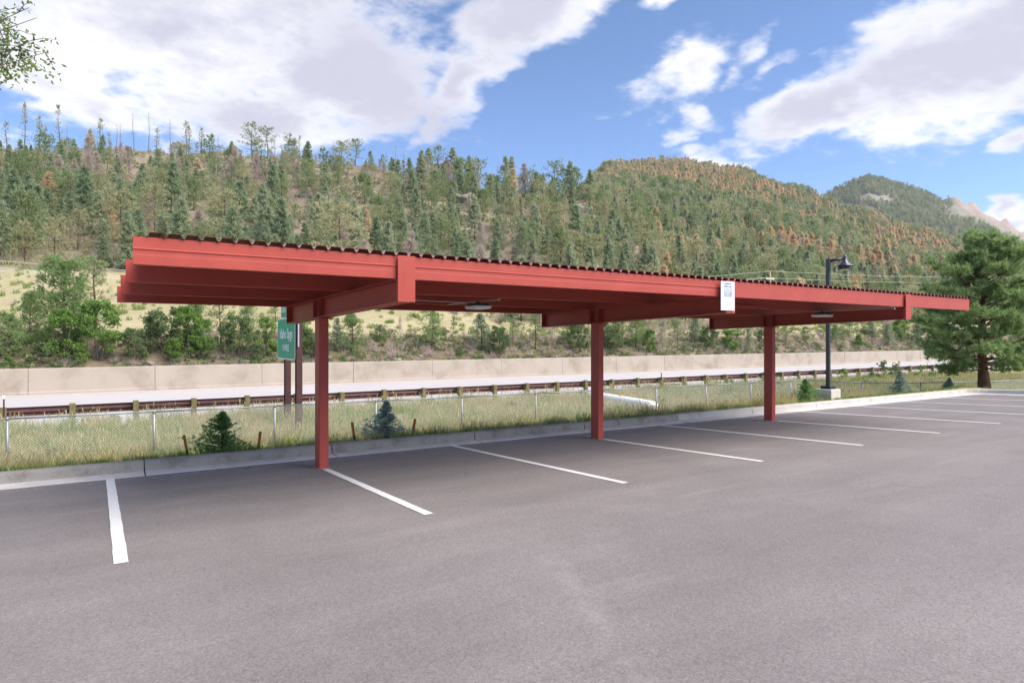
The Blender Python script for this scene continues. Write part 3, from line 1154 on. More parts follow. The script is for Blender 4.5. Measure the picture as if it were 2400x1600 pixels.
# thin reflector posts along the guard rail
for (u, v0_, v1_, lab) in ((9, 923, 985, 'thin dark marker post at the left end of the guard rail'), (1550, 866, 912, 'thin marker post behind the guard rail near the middle column'),
                           (2173, 846, 872, 'thin marker post beside the large pine')):
    p1 = at(u, v0_, 26.9)
    zg = float(ground_z(p1.x, 26.9)) - 0.05
    r = thing('marker_post', lab, 'marker post', (p1.x, 26.9, zg), 'highway marker posts')
    MB().box(p1.x - .022, p1.x + .022, 26.885, 26.915, zg, p1.z).build('stake', M['signpost'], r)
    MB().box(p1.x - .035, p1.x + .035, 26.879, 26.8845, p1.z - .16, p1.z - .03).build('reflector', M['white'], r)

# ------------------------------------------------------------------ street lamp
lx, ly = t_of(1941) * 12.25, 12.25
lz = float(ground_z(lx, ly))
lamp = thing('street_lamp', 'black post lamp with cone shade on a square concrete footing', 'street lamp', (lx, ly, lz))
ztop = at(1941, 607, ly).z
zft = at(1941, 911, ly).z
MB().box(lx - .27, lx + .27, ly - .27, ly + .27, lz - .3, zft).build('footing', M['lampbase'], lamp, bevel=0.02)
b = MB().box(lx - .17, lx + .17, ly - .17, ly + .17, zft + .002, zft + .10)
b.build('base_cover', M['black'], lamp, bevel=0.012)
MB().prism(rrect(.115, .115, .02), (lx, ly, zft + .09), (lx, ly, ztop), e1=(1, 0, 0), e2=(0, 1, 0)).build('pole', M['black'], lamp)
ax, ay = CY * 0.55 - 0.0, -SY * 0.55
hx_, hy_ = lx + ax, ly + ay
zarm = at(1955, 618 - 10, ly).z
b = MB().tube([(lx + ax * .08, ly + ay * .08, zarm - .07), (hx_, hy_, zarm + .02)], 0.045, 10)
b.build('arm', M['black'], lamp, smooth=True)


def lathe(prof, cx, cy, n=28):
    b = MB()
    v, f = [], []
    for r, z in prof:
        for k in range(n):
            a = 2 * math.pi * k / n
            v.append((cx + r * math.cos(a), cy + r * math.sin(a), z))
    for i in range(len(prof) - 1):
        for k in range(n):
            a, c = i * n + k, i * n + (k + 1) % n
            f.append((a, c, c + n, a + n))
    b.add(v, f)
    return b


zs = zarm + .02
sh = lathe([(0.0, zs + .115), (.035, zs + .105), (.055, zs + .075), (.058, zs + .03), (.062, zs - .06), (.085, zs - .09), (.175, zs - .19), (.265, zs - .245), (.268, zs - .255), (.255, zs - .250), (.16, zs - .20), (.07, zs - .12)], hx_, hy_)
sh.build('lamp_shade', M['lampmetal'], lamp, smooth=True)
lathe([(0.0, zs - .20), (.185, zs - .205), (.19, zs - .365), (.17, zs - .372), (0.0, zs - .372)], hx_, hy_).build('lamp_ring', M['black'], lamp, smooth=False)
lathe([(.168, zs - .3735), (.12, zs - .385), (0.0, zs - .388)], hx_, hy_).build('lamp_glass', M['lens'], lamp, smooth=True)

# ------------------------------------------------------------------ white drain beam beyond the fence
pa = Vector((t_of(1531) * 20.3, 20.3, -2.96))
pb = Vector((t_of(1369) * 26.4, 26.4, -2.93))
wp = thing('drain_culvert', 'long low white concrete drain lying in the grass beyond the fence', 'drain', (pa.x, pa.y, -3.2))
dirv = (pb - pa).normalized()
side = dirv.cross(Vector((0, 0, 1))).normalized()
b = MB()
prof = [(-.30, -.30), (-.28, .12), (-.18, .22), (.18, .22), (.28, .12), (.30, -.30)]
secs = []
for s, k, dzz in ((-0.10, .55, -.07), (0.0, .9, -.01), (.15, 1, 0), (.3, 1, 0), (1.0, .95, 0), (1.02, .7, -.05)):
    L_ = (pb - pa).length
    dist = s if s < 0.5 else L_ * (s - 0.0) if s <= 1.0 else L_ + .08
    c = pa + dirv * dist
    secs.append([c + side * (a * k) + Vector((0, 0, bz * (k if bz > 0 else 1) + dzz)) for a, bz in prof])
n = len(prof)
v = [q for r in secs for q in r]
f = []
for i in range(len(secs) - 1):
    for k in range(n - 1):
        f.append((i * n + k, i * n + k + 1, (i + 1) * n + k + 1, (i + 1) * n + k))
f += [tuple(range(n - 1, -1, -1)), tuple(range(len(v) - n, len(v)))]
b.add(v, f)
b.build('culvert_body', M['whitepipe'], wp, bevel=0.03)
mid = pa + dirv * ((pb - pa).length * 0.42)
MB().box(mid.x - .09, mid.x + .09, mid.y - .06, mid.y + .06, mid.z + .222, mid.z + .27).build('marker_cap', M['orange'], wp, bevel=0.015)


# ------------------------------------------------------------------ hills
# ground profile per heading: (distance along the view axis, row at which the ground shows there)
def prof(u, bank, pts, back):
    t = t_of(u)
    d = df_of(t)
    out = [(55.0, -3.22), (58.0, -3.0), (60.5, -1.9), (66.0, bank)]
    for (D, v) in pts:
        out.append((D / d, (V0 - v) / FPX * D))
    Yl, zl = out[-1]
    for dy, dz in back:
        out.append((Yl + dy, zl + dz))
    return t, out


BACK = [(25, -3), (80, -22), (250, -60), (2000, -80)]
COLS = [
    prof(-700, 0.8, [(62, 740), (82, 610), (140, 440), (205, 345)], BACK),
    prof(-300, 0.6, [(60, 750), (84, 622), (145, 450), (208, 345)], BACK),
    prof(0, 0.5, [(60, 755), (85, 637), (140, 470), (209, 349)], BACK),
    prof(300, 0.3, [(62, 762), (86, 652), (140, 480), (212, 346)], BACK),
    prof(550, 0.2, [(66, 770), (88, 662), (140, 495), (212, 356)], BACK),
    prof(700, 0.1, [(68, 772), (90, 670), (140, 505), (211, 372)], BACK),
    prof(900, 0.1, [(74, 776), (92, 690), (140, 530), (206, 400)], BACK),
    prof(1100, 0.1, [(82, 778), (98, 700), (140, 555), (200, 424)], BACK),
    prof(1300, 0.2, [(92, 774), (106, 715), (145, 570), (196, 462)], [(30, -4), (90, -2), (200, 40), (330, 62), (420, 40), (700, 0), (2000, -40)]),
    prof(1420, 0.3, [(98, 772), (112, 715), (150, 590), (200, 500), (300, 482), (480, 425), (640, 398)], [(60, -8), (200, -60), (2000, -120)]),
    prof(1600, 0.5, [(106, 768), (124, 712), (170, 630), (260, 550), (450, 450), (680, 390)], [(60, -8), (200, -60), (2000, -120)]),
    prof(1750, 0.8, [(116, 764), (136, 712), (190, 640), (280, 570), (460, 475), (680, 410)], [(60, -8), (200, -60), (2000, -120)]),
    prof(1900, 1.0, [(128, 760), (150, 714), (210, 650), (300, 595), (470, 520), (640, 462)], [(60, -8), (200, -60), (2000, -120)]),
    prof(2050, 1.2, [(140, 758), (170, 715), (230, 665), (320, 620), (470, 560), (610, 516)], [(60, -8), (200, -60), (2000, -120)]),
    prof(2200, 1.2, [(156, 758), (190, 720), (250, 680), (340, 640), (470, 595), (590, 564)], [(60, -8), (200, -60), (2000, -120)]),
    prof(2400, 1.2, [(190, 758), (230, 730), (290, 700), (380, 670), (480, 645), (580, 628)], [(40, -8), (150, -40), (2000, -120)]),
    prof(2700, 1.2, [(290, 758), (340, 740), (420, 725), (520, 705), (620, 690), (700, 680)], [(40, -8), (150, -40), (2000, -120)]),
]
CT = np.array([c[0] for c in COLS])


def value_noise(x, y, seed=0):
    xi, yi = np.floor(x).astype(int), np.floor(y).astype(int)
    xf, yf = x - xi, y - yi
    xf, yf = xf * xf * (3 - 2 * xf), yf * yf * (3 - 2 * yf)

    def h(a, b):
        n = (a * 374761393 + b * 668265263 + seed * 1442695041) & 0x7fffffff
        n = ((n ^ (n >> 13)) * 1274126177) & 0x7fffffff
        return ((n ^ (n >> 16)) & 0xffff) / 65535.0
    return (h(xi, yi) * (1 - xf) + h(xi + 1, yi) * xf) * (1 - yf) + (h(xi, yi + 1) * (1 - xf) + h(xi + 1, yi + 1) * xf) * yf


def hill_base(t, Y):
    t = np.asarray(t, float)
    Y = np.asarray(Y, float)
    zs = np.stack([np.interp(Y, [p[0] for p in c[1]], [p[1] for p in c[1]]) for c in COLS], 0)
    i = np.clip(np.searchsorted(CT, t) - 1, 0, len(CT) - 2)
    w = np.clip((t - CT[i]) / (CT[i + 1] - CT[i]), 0, 1)
    za = np.take_along_axis(zs, i[None], 0)[0]
    zb = np.take_along_axis(zs, (i + 1)[None], 0)[0]
    return za * (1 - w) + zb * w


def hill_z(x, y):
    x = np.atleast_1d(np.asarray(x, float))
    y = np.atleast_1d(np.asarray(y, float))
    z = hill_base(x / y, y)
    amp = np.clip((y - 60) / 60, 0, 1)
    amp2 = np.clip((y - 58) / 6, 0, 1)
    n = (value_noise(x / 17, y / 17, 1) - 0.5) * 3.2 * amp + (value_noise(x / 6, y / 6, 2) - 0.5) * 1.1 * amp + (value_noise(x / 2.2, y / 2.2, 3) - 0.5) * 0.4 * amp2
    return z + n


tt = np.concatenate([np.linspace(-0.62, 0.0, 34), np.linspace(0.0, 1.3, 130)[1:], np.linspace(1.3, 5.2, 110)[1:]])
yy = np.concatenate([np.linspace(55, 70, 26), np.geomspace(70, 320, 95)[1:], np.geomspace(320, 900, 30)[1:]])
TT, YY = np.meshgrid(tt, yy)
XX = TT * YY
ZZ = hill_z(XX.ravel(), YY.ravel()).reshape(XX.shape)
nx, ny = len(tt), len(yy)
ii, jj = np.meshgrid(np.arange(nx - 1), np.arange(ny - 1))
a_ = (jj * nx + ii).ravel()


def mat_hill():
    m, T, out = new_mat('hillside_soil')
    P = wpos(T)
    sep = T.new('ShaderNodeSeparateXYZ')
    T.l.new(P, sep.inputs[0])
    a = T.noise(P, 0.11, 6, 0.6, 0.4)
    b = T.noise(P, 0.9, 6, 0.7)
    f = T.math('ADD', T.math('MULTIPLY', a, 0.55), T.math('MULTIPLY', b, 0.45))
    forest = T.ramp(f, [(0.30, (0.15, 0.115, 0.09)), (0.45, (0.22, 0.17, 0.135)), (0.56, (0.26, 0.225, 0.145)), (0.70, (0.33, 0.255, 0.20))])
    meadow = T.ramp(f, [(0.30, (0.27, 0.235, 0.125)), (0.50, (0.37, 0.325, 0.19)), (0.70, (0.44, 0.37, 0.24))])
    bank = T.ramp(f, [(0.30, (0.11, 0.085, 0.06)), (0.50, (0.19, 0.145, 0.10)), (0.68, (0.29, 0.235, 0.165))])
    z = T.math('ADD', sep.outputs['Z'], T.math('MULTIPLY', T.math('SUBTRACT', a, 0.5), 1.6))
    c = T.mixc(T.smooth(z, -0.1, 0.7), bank, meadow)
    c = T.mixc(T.smooth(z, 8.4, 10.0), c, forest)
    # pale broken rock lying about
    vo = T.new('ShaderNodeTexVoronoi')
    T.l.new(P, vo.inputs['Vector'])
    vo.inputs['Scale'].default_value = 1.1
    mask = T.math('MULTIPLY', T.smooth(vo.outputs['Distance'], 0.30, 0.16), T.smooth(T.noise(P, 0.16, 4, 0.6), 0.52, 0.62))
    c = T.mixc(mask, c, (0.33, 0.29, 0.25))
    pbsdf(T, out, c, 0.95, 0, 0.1, T.math('ADD', b, mask), 0.25, 0.8)
    return m


hill = link('hillside', np_mesh('hillside', np.stack([XX, YY, ZZ], -1).reshape(-1, 3), np.stack([a_, a_ + 1, a_ + nx + 1, a_ + nx], -1), mat_hill(), smooth=True))
tag(hill, 'rocky brown hillside with a straw yellow meadow at its foot', None, None, 'structure')


# far mountain behind the hill on the right
def mat_mountain():
    m, T, out = new_mat('mountain_rock')
    P = wpos(T)
    sep = T.new('ShaderNodeSeparateXYZ')
    T.l.new(P, sep.inputs[0])
    n = T.noise(P, 0.012, 8, 0.65, 0.6)
    n2 = T.noise(P, 0.05, 6, 0.7)
    f = T.math('ADD', T.math('MULTIPLY', n, 0.5), T.math('MULTIPLY', n2, 0.5))
    c = T.ramp(f, [(0.32, (0.15, 0.165, 0.12)), (0.46, (0.21, 0.205, 0.16)), (0.60, (0.25, 0.225, 0.19)), (0.76, (0.31, 0.27, 0.235))])
    rock = T.ramp(n2, [(0.3, (0.24, 0.165, 0.14)), (0.5, (0.34, 0.25, 0.215)), (0.72, (0.43, 0.33, 0.285))])
    # the bare red cliff on the right shoulder
    d = T.math('SUBTRACT', sep.outputs['X'], T.math('MULTIPLY', sep.outputs['Y'], 2.36))
    c = T.mixc(T.math('MULTIPLY', T.smooth(d, -40, 60), T.smooth(T.math('ADD', sep.outputs['Z'], T.math('MULTIPLY', d, 0.24)), 245, 300)), c, rock)
    pbsdf(T, out, c, 0.95, 0, 0.1, T.math('ADD', n, T.math('MULTIPLY', n2, 0.5)), 5.0, 0.7)
    return m


crest = [(1700, 560), (1800, 520), (1880, 484), (1940, 458), (1990, 432), (2036, 415), (2074, 424), (2127, 438), (2173, 454), (2208, 470), (2238, 466), (2270, 478), (2303, 494), (2342, 513), (2380, 536), (2420, 556), (2520, 610), (2700, 680)]
CU = np.array([c[0] for c in crest], float)
CV = np.array([c[1] for c in crest], float)
us = np.linspace(1700, 2700, 150)
Dm, zm0 = 1350.0, 20.0


def mountain_pt(u, s):
    """s = 0 foot, 1 crest, > 1 behind"""
    u = np.asarray(u, float)
    s = np.asarray(s, float)
    t = np.tan(YAW + np.arctan((u - 1200.0) / FPX))
    cv = np.interp(u, CU, CV)
    zc = (V0 - cv) / FPX * Dm
    D = 760 + (Dm - 760) * np.minimum(s, 1.0) + 500 * np.maximum(s - 1, 0)
    z = np.where(s <= 1, zm0 + (zc - zm0) * s ** 1.12, zc - 260 * (s - 1))
    Y = D / (t * SY + CY)
    X = t * Y
    n = (value_noise(X / 70, Y / 45, 7) - 0.5) * 22 + (value_noise(X / 25, Y / 18, 8) - 0.5) * 8 + (value_noise(X / 9, Y / 7, 9) - 0.5) * 3
    rockm = np.clip((u - 2190) / 50, 0, 1) * np.clip((s - 0.72) / 0.2, 0, 1)
    n = n * (0.10 + 0.90 * np.clip(1 - np.abs(s - 0.5) * 2.0, 0, 1)) + rockm * (value_noise(X / 12, Y / 20, 11) - 0.4) * 16
    return X, Y, z + n


ss = np.concatenate([np.linspace(0, 1, 80), [1.05, 1.15, 1.4, 2.0]])
UU, SS = np.meshgrid(us, ss)
mx, my, mz = mountain_pt(UU, SS)
nx2 = len(us)
ii, jj = np.meshgrid(np.arange(nx2 - 1), np.arange(len(ss) - 1))
a_ = (jj * nx2 + ii).ravel()
mt = link('far_mountain', np_mesh('far_mountain', np.stack([mx, my, mz], -1).reshape(-1, 3), np.stack([a_, a_ + 1, a_ + nx2 + 1, a_ + nx2], -1), mat_mountain(), smooth=True))
tag(mt, 'distant rocky mountain dotted with trees and a bare red shoulder', None, None, 'structure')


# ------------------------------------------------------------------ plant generators
def blades(C, A, n, L, W, spread, rg, jit=0.0):
    """n needle blades (triangles) round each centre C, leaning along axis A"""
    C = np.repeat(C, n, 0)
    A = np.repeat(A, n, 0)
    m = len(C)
    d = A + rg.normal(0, spread, (m, 3))
    d /= np.linalg.norm(d, axis=1, keepdims=True) + 1e-9
    r = rg.normal(0, 1, (m, 3))
    sdv = np.cross(d, r)
    sdv /= np.linalg.norm(sdv, axis=1, keepdims=True) + 1e-9
    ln = (L * rg.uniform(0.7, 1.25, (m, 1)))
    c = C + rg.normal(0, jit, (m, 3)) if jit else C
    w = W * rg.uniform(0.7, 1.3, (m, 1))
    V = np.stack([c - sdv * w, c + sdv * w, c + d * ln], 1).reshape(-1, 3)
    return V


def leaves(C, L, W, rg, up=0.3):
    """one leaf quad (a rhomb) per centre"""
    m = len(C)
    d = rg.normal(0, 1, (m, 3))
    d[:, 2] = d[:, 2] * 0.6 - up
    d /= np.linalg.norm(d, axis=1, keepdims=True)
    r = rg.normal(0, 1, (m, 3))
    r[:, 2] *= 0.5
    s = np.cross(d, r)
    s /= np.linalg.norm(s, axis=1, keepdims=True)
    ln = L * rg.uniform(0.7, 1.3, (m, 1))
    w = W * rg.uniform(0.7, 1.3, (m, 1))
    return np.stack([C, C + d * ln * 0.5 + s * w, C + d * ln, C + d * ln * 0.5 - s * w], 1).reshape(-1, 4, 3).reshape(-1, 3)


def tubes_np(paths, n=5):
    """paths: list of (points (k,3), radii (k,)) -> quads"""
    V, F = [], []
    base = 0
    ang = np.linspace(0, 2 * np.pi, n, endpoint=False)
    for P, R in paths:
        P = np.asarray(P, float)
        R = np.asarray(R, float)
        k = len(P)
        d = np.gradient(P, axis=0)
        d /= np.linalg.norm(d, axis=1, keepdims=True) + 1e-9
        ref = np.where(np.abs(d[:, 2:3]) < 0.9, np.array([[0, 0, 1.0]]), np.array([[1.0, 0, 0]]))
        e1 = np.cross(d, ref)
        e1 /= np.linalg.norm(e1, axis=1, keepdims=True) + 1e-9
        e2 = np.cross(d, e1)
        ring = P[:, None] + R[:, None, None] * (np.cos(ang)[None, :, None] * e1[:, None] + np.sin(ang)[None, :, None] * e2[:, None])
        V.append(ring.reshape(-1, 3))
        i, j = np.meshgrid(np.arange(n), np.arange(k - 1))
        a = base + j * n + i
        b = base + j * n + (i + 1) % n
        F.append(np.stack([a, a + n, b + n, b], -1).reshape(-1, 4))
        base += k * n
    return np.concatenate(V), np.concatenate(F)


def conifer(seed, h, r, base=0.12, nb=70, per=7, nbl=5, L=0.42, W=0.07, spread=0.55, shape=0.85, droop=0.1, gaps=0.15, lean=0.0,
            trunk=0.035, limb=0.0, kind='spruce', twist=0.0, jit_=0.10, rise_k=0.35):
    """returns (trunk V, F quads) and (needle V triangles)"""
    rg = np.random.default_rng(seed)
    k = 9
    zz = np.linspace(-0.3, h * 0.97, k)
    bend = rg.normal(0, 1, 2) * h * 0.025
    fr = np.clip(zz / h, 0, 1)
    tx = bend[0] * fr ** 2 + lean * fr * h + twist * h * 0.02 * np.sin(fr * 7)
    ty = bend[1] * fr ** 2 + twist * h * 0.02 * np.cos(fr * 6)
    rad = trunk * h * 0.5 * (1.02 - fr) ** 0.8 + 0.008
    paths = [(np.stack([tx, ty, zz], 1), rad)]
    q = np.sort(base + (1 - base) * rg.uniform(0, 1, nb) ** 0.92)
    az = np.arange(nb) * 2.399963 + rg.uniform(-0.5, 0.5, nb)
    qq = (q - base) / (1 - base)
    if kind == 'spruce':
        prof_ = (1 - qq) ** shape * (0.78 + 0.22 * np.minimum(qq / 0.12, 1)) + 0.03
    elif kind == 'pine':
        prof_ = np.sqrt(np.clip(1 - (np.abs(qq - 0.30) / 0.72) ** 2, 0, 1)) * 0.95 + 0.10 * (1 - qq)
    elif kind == 'round':
        prof_ = np.sqrt(np.clip(1 - (np.abs(qq - 0.5) / 0.54) ** 2, 0, 1)) * 0.9 + 0.1
    else:
        prof_ = (1 - qq) ** 0.6 * 0.9 + 0.12
    lump = 0.75 + 0.5 * rg.uniform(0, 1, nb)
    # whole sides of the crown are thinner than others
    side = 1 + 0.22 * np.sin(az + rg.uniform(0, 6)) + 0.15 * np.sin(2 * az + q * 9 + rg.uniform(0, 6))
    ln = r * prof_ * lump * side
    keep = rg.uniform(0, 1, nb) > gaps
    C, A = [], []
    for i in range(nb):
        if not keep[i]:
            continue
        z0 = q[i] * h
        bx = np.interp(z0, zz, tx)
        by = np.interp(z0, zz, ty)
        dx, dy = math.cos(az[i]), math.sin(az[i])
        if kind == 'spruce':
            rise = (-droop + rise_k * qq[i] ** 2)
            curl = 0.12
        else:
            rise = (-droop * (1 - qq[i]) * 2 + 0.75 * qq[i] ** 1.5) + rg.normal(0, 0.14)
            curl = 0.22
        s = np.linspace(0.22 if ln[i] > 0.5 else 0.1, 1.0, per) if kind == 'spruce' else 1 - 0.62 * rg.uniform(0, 1, per) ** 1.6
        px_ = bx + dx * ln[i] * s
        py_ = by + dy * ln[i] * s
        pz_ = z0 + ln[i] * (rise * s + curl * s * s)
        jitter = jit_ * ln[i] if kind == 'spruce' else 0.20 * ln[i]
        P = np.stack([px_, py_, pz_], 1) + rg.normal(0, 1, (per, 3)) * np.array([jitter, jitter, jitter * 0.55])
        C.append(P)
        A.append(np.tile([dx * 0.8, dy * 0.8, 0.25 if kind == 'spruce' else 0.6], (per, 1)))
        if limb > 0:
            sl = np.linspace(0, 0.94, 4)
            paths.append((np.stack([bx + dx * ln[i] * sl, by + dy * ln[i] * sl, z0 + ln[i] * (rise * sl + curl * sl * sl)], 1),
                          limb * (0.4 + ln[i] / r) * np.array([1, 0.75, 0.5, 0.2])))
    # leader
    C.append(np.stack([np.full(4, tx[-1]), np.full(4, ty[-1]), np.linspace(h * 0.93, h, 4)], 1))
    A.append(np.tile([0, 0, 1.0], (4, 1)))
    C = np.concatenate(C)
    A = np.concatenate(A)
    V = blades(C, A, nbl, L, W, spread, rg, L * 0.12)
    TV, TF = tubes_np(paths, 5)
    return (TV, TF), V


def tri_mesh(name, V, mat):
    F = np.arange(len(V)).reshape(-1, 3)
    return np_mesh(name, V, F, mat)


def joined(name, TV, TF, V, mats):
    """trunk quads (split to triangles) and needles in one mesh, for the far woods"""
    F1 = np.concatenate([TF[:, [0, 1, 2]], TF[:, [0, 2, 3]]])
    F2 = np.arange(len(V)).reshape(-1, 3) + len(TV)
    return np_mesh(name, np.concatenate([TV, V]), np.concatenate([F1, F2]), mats, np.concatenate([np.zeros(len(F1)), np.ones(len(F2))]))


class Proto:
    def __init__(self, name, gen, mats, seed):
        (TV, TF), V = gen
        self.trunk = np_mesh(name + '_trunk', TV, TF, mats[0], smooth=True)
        self.crown = tri_mesh(name + '_crown', V, mats[1])
        self.h = V[:, 2].max()
        self.parts = (TV, TF, V)
        self.mats = mats
        self.name = name

    def place(self, name, label, cat, loc, rot, scale, group=None):
        o = thing(name, label, cat, loc, group)
        o.rotation_euler = (0, 0, rot)
        o.scale = scale if isinstance(scale, (tuple, list)) else (scale,) * 3
        for nm, me in (('trunk', self.trunk), ('crown', self.crown)):
            c = bpy.data.objects.new(nm, me)
            COL.objects.link(c)
            c.parent = o
        return o

    def far_mesh(self):
        return joined(self.name + '_whole', *self.parts, list(self.mats))


def scatter(name, label, protos, pts, rots, scales, idx, kind='stuff'):
    """one object that plants the prototype meshes on a cloud of points (geometry nodes)"""
    me = bpy.data.meshes.new(name + '_points')
    n = len(pts)
    me.vertices.add(n)
    me.vertices.foreach_set('co', np.asarray(pts, np.float32).ravel())
    for nm, dat, ty in (('rot', rots, 'FLOAT'), ('size', scales, 'FLOAT'), ('pick', idx, 'INT')):
        at_ = me.attributes.new(nm, ty, 'POINT')
        at_.data.foreach_set('value', np.asarray(dat, np.float32 if ty == 'FLOAT' else np.int32))
    o = link(name, me)
    cl = bpy.data.collections.new(name + '_kinds')
    for k, m_ in enumerate(protos):
        po = bpy.data.objects.new('%s_kind_%02d' % (name, k), m_)
        cl.objects.link(po)
    ng = bpy.data.node_groups.new(name + '_nodes', 'GeometryNodeTree')
    ng.interface.new_socket('Geometry', in_out='INPUT', socket_type='NodeSocketGeometry')
    ng.interface.new_socket('Geometry', in_out='OUTPUT', socket_type='NodeSocketGeometry')
    N, Lk = ng.nodes, ng.links
    gi, go = N.new('NodeGroupInput'), N.new('NodeGroupOutput')
    ci = N.new('GeometryNodeCollectionInfo')
    ci.inputs['Collection'].default_value = cl
    ci.inputs['Separate Children'].default_value = True
    ci.inputs['Reset Children'].default_value = True
    ip = N.new('GeometryNodeInstanceOnPoints')
    ip.inputs['Pick Instance'].default_value = True

    def attr(nm, ty):
        a = N.new('GeometryNodeInputNamedAttribute')
        a.data_type = ty
        a.inputs['Name'].default_value = nm
        return a.outputs['Attribute']
    cx = N.new('ShaderNodeCombineXYZ')
    Lk.new(attr('rot', 'FLOAT'), cx.inputs['Z'])
    m2p = N.new('GeometryNodeMeshToPoints')
    Lk.new(gi.outputs[0], m2p.inputs['Mesh'])
    Lk.new(m2p.outputs[0], ip.inputs['Points'])
    Lk.new(ci.outputs[0], ip.inputs['Instance'])
    Lk.new(attr('pick', 'INT'), ip.inputs['Instance Index'])
    Lk.new(cx.outputs[0], ip.inputs['Rotation'])
    Lk.new(attr('size', 'FLOAT'), ip.inputs['Scale'])
    Lk.new(ip.outputs[0], go.inputs[0])
    md = o.modifiers.new('plant', 'NODES')
    md.node_group = ng
    tag(o, label, None, None, kind)
    return o


# ------------------------------------------------------------------ kinds of hillside tree
PB, PG = M['bark'], M['barkgrey']
green, dead, rust, sparse = [], [], [], []
for k in range(5):
    green.append(Proto('spruce_form', conifer(100 + k, 8.0, 1.9 + 0.17 * k, 0.05, 92, 9, 5, 0.50, 0.062, 0.6, 0.85, 0.16, 0.14), (PB, M['fir']), k))
for k in range(4):
    green.append(Proto('pine_form', conifer(200 + k, 8.0, 2.45, 0.14, 66, 11, 6, 0.46, 0.062, 0.7, 1, 0.12, 0.22, kind='pine', twist=0.5), (PB, M['pine']), k))
for k in range(3):
    green.append(Proto('olive_form', conifer(300 + k, 8.0, 2.3, 0.10, 70, 9, 5, 0.48, 0.056, 0.65, 1, 0.10, 0.28, kind='pine', twist=0.4), (PB, M['olive']), k))
for k in range(4):
    dead.append(Proto('dead_form', conifer(400 + k, 8.0, 2.0, 0.08, 95, 6, 6, 0.60, 0.024, 0.5, 0.8, 0.05, 0.15, trunk=0.028, limb=0.022), (PG, M['dead']), k))
for k in range(3):
    rust.append(Proto('rust_form', conifer(500 + k, 8.0, 2.1, 0.08, 84, 9, 5, 0.48, 0.06, 0.6, 0.8, 0.12, 0.2), (PB, M['rust']), k))
rust.append(Proto('gold_form', conifer(510, 8.0, 2.1, 0.10, 80, 9, 6, 0.42, 0.06, 0.7, 1, 0.1, 0.12, kind='round'), (PB, M['gold']), 9))
for k in range(5):
    sparse.append(Proto('snag_form', conifer(600 + k, 8.0, 0.95, 0.30, 42, 3, 5, 0.40, 0.045, 0.7, 1, 0.15, 0.2, trunk=0.030, limb=0.016, kind='mast', twist=0.6), (PB, M['olive']), k))
bare = [Proto('bare_snag_form', conifer(700 + k, 8.0, 0.7, 0.25, 36, 2, 3, 0.40, 0.014, 0.5, 1, 0.05, 0.2, trunk=0.026, limb=0.014, kind='mast', twist=0.5), (PG, M['dead']), k) for k in range(3)]
ridgepine = [Proto('ridge_pine_form', conifer(800 + k, 8.0, 2.1, 0.35, 34, 9, 7, 0.40, 0.05, 0.8, 1, 0.0, 0.2, trunk=0.035, limb=0.03, kind='pine', twist=0.9), (PB, M['pine']), k) for k in range(4)]

# ------------------------------------------------------------------ where the hillside trees stand
rg = np.random.default_rng(11)


def poisson(xr, yr, cell, jit, tr):
    gx = np.arange(xr[0], xr[1], cell)
    gy = np.arange(yr[0], yr[1], cell)
    X, Y = np.meshgrid(gx, gy)
    X = X + rg.uniform(-jit, jit, X.shape) * cell
    Y = Y + rg.uniform(-jit, jit, Y.shape) * cell
    X, Y = X.ravel(), Y.ravel()
    t = X / Y
    k = (t > tr[0]) & (t < tr[1])
    return X[k], Y[k]


ridge_D = lambda u: np.interp(u, [-700, 300, 700, 900, 1100, 1300, 1420], [205, 212, 211, 206, 200, 196, 200])
base_D = lambda u: np.interp(u, [-700, 0, 300, 700, 900, 1100, 1300, 1600, 2000, 2400, 2700], [82, 86, 87, 91, 90, 90, 92, 104, 134, 190, 290])
X1, Y1 = poisson((-130, 330), (66, 280), 4.2, 0.48, (-0.45, 3.2))
U1 = u_of(X1 / Y1)
D1 = X1 * SY + Y1 * CY
near = (D1 > base_D(U1)) & (D1 < np.where(U1 < 1360, ridge_D(U1) + 6, 260))
X1, Y1, U1, D1 = X1[near], Y1[near], U1[near], D1[near]
dens = 0.36 + 0.5 * value_noise(X1 / 22, Y1 / 22, 21)
dens = np.where(U1 > 1250, dens + 0.25, dens)
dens = np.where((D1 < base_D(U1) + 14), dens + 0.3, dens)
neartop = (U1 < 1000) & (D1 > ridge_D(U1) - 26)
dens = np.where(neartop, dens * np.interp(U1, [500, 800, 1000], [0.20, 0.6, 0.9]), dens)
k = rg.uniform(0, 1, len(X1)) < dens
X1, Y1, U1, D1 = X1[k], Y1[k], U1[k], D1[k]
Z1 = hill_z(X1, Y1) - 0.15
# brownness in drifts: more dead trees in the middle of the slope
brown = value_noise(X1 / 30, Y1 / 30, 31)
pdead = np.clip((brown - 0.42) * 1.3, 0.05, 0.5) * np.interp(U1, [0, 500, 800, 1300, 1600, 2400], [0.8, 1.0, 1.5, 1.4, 0.5, 0.3])
pr_ = rg.uniform(0, 1, len(X1))
kindv = np.where(pr_ < pdead, 1, np.where(pr_ < pdead + np.where(U1 > 1500, 0.10, 0.035), 2, 0))
SZ = np.clip(rg.normal(0.86, 0.24, len(X1)), 0.38, 1.45) * np.interp(D1, [85, 130, 210], [1.02, 0.90, 0.82])
SZ = np.where(kindv == 1, SZ * 0.95, SZ)
SZ = np.where((U1 < 900) & (D1 > ridge_D(U1) - 14), SZ * 0.6, SZ)
order = np.argsort(-(SZ / D1))
inview = (U1 > -40) & (U1 < 2440)
order = order[inview[order]]
vis = []
nd = {0: 0, 1: 0, 2: 0}
cap = {0: 230, 1: 70, 2: 20}
for i in order:
    kd = int(kindv[i])
    if nd[kd] < cap[kd]:
        nd[kd] += 1
        vis.append(i)
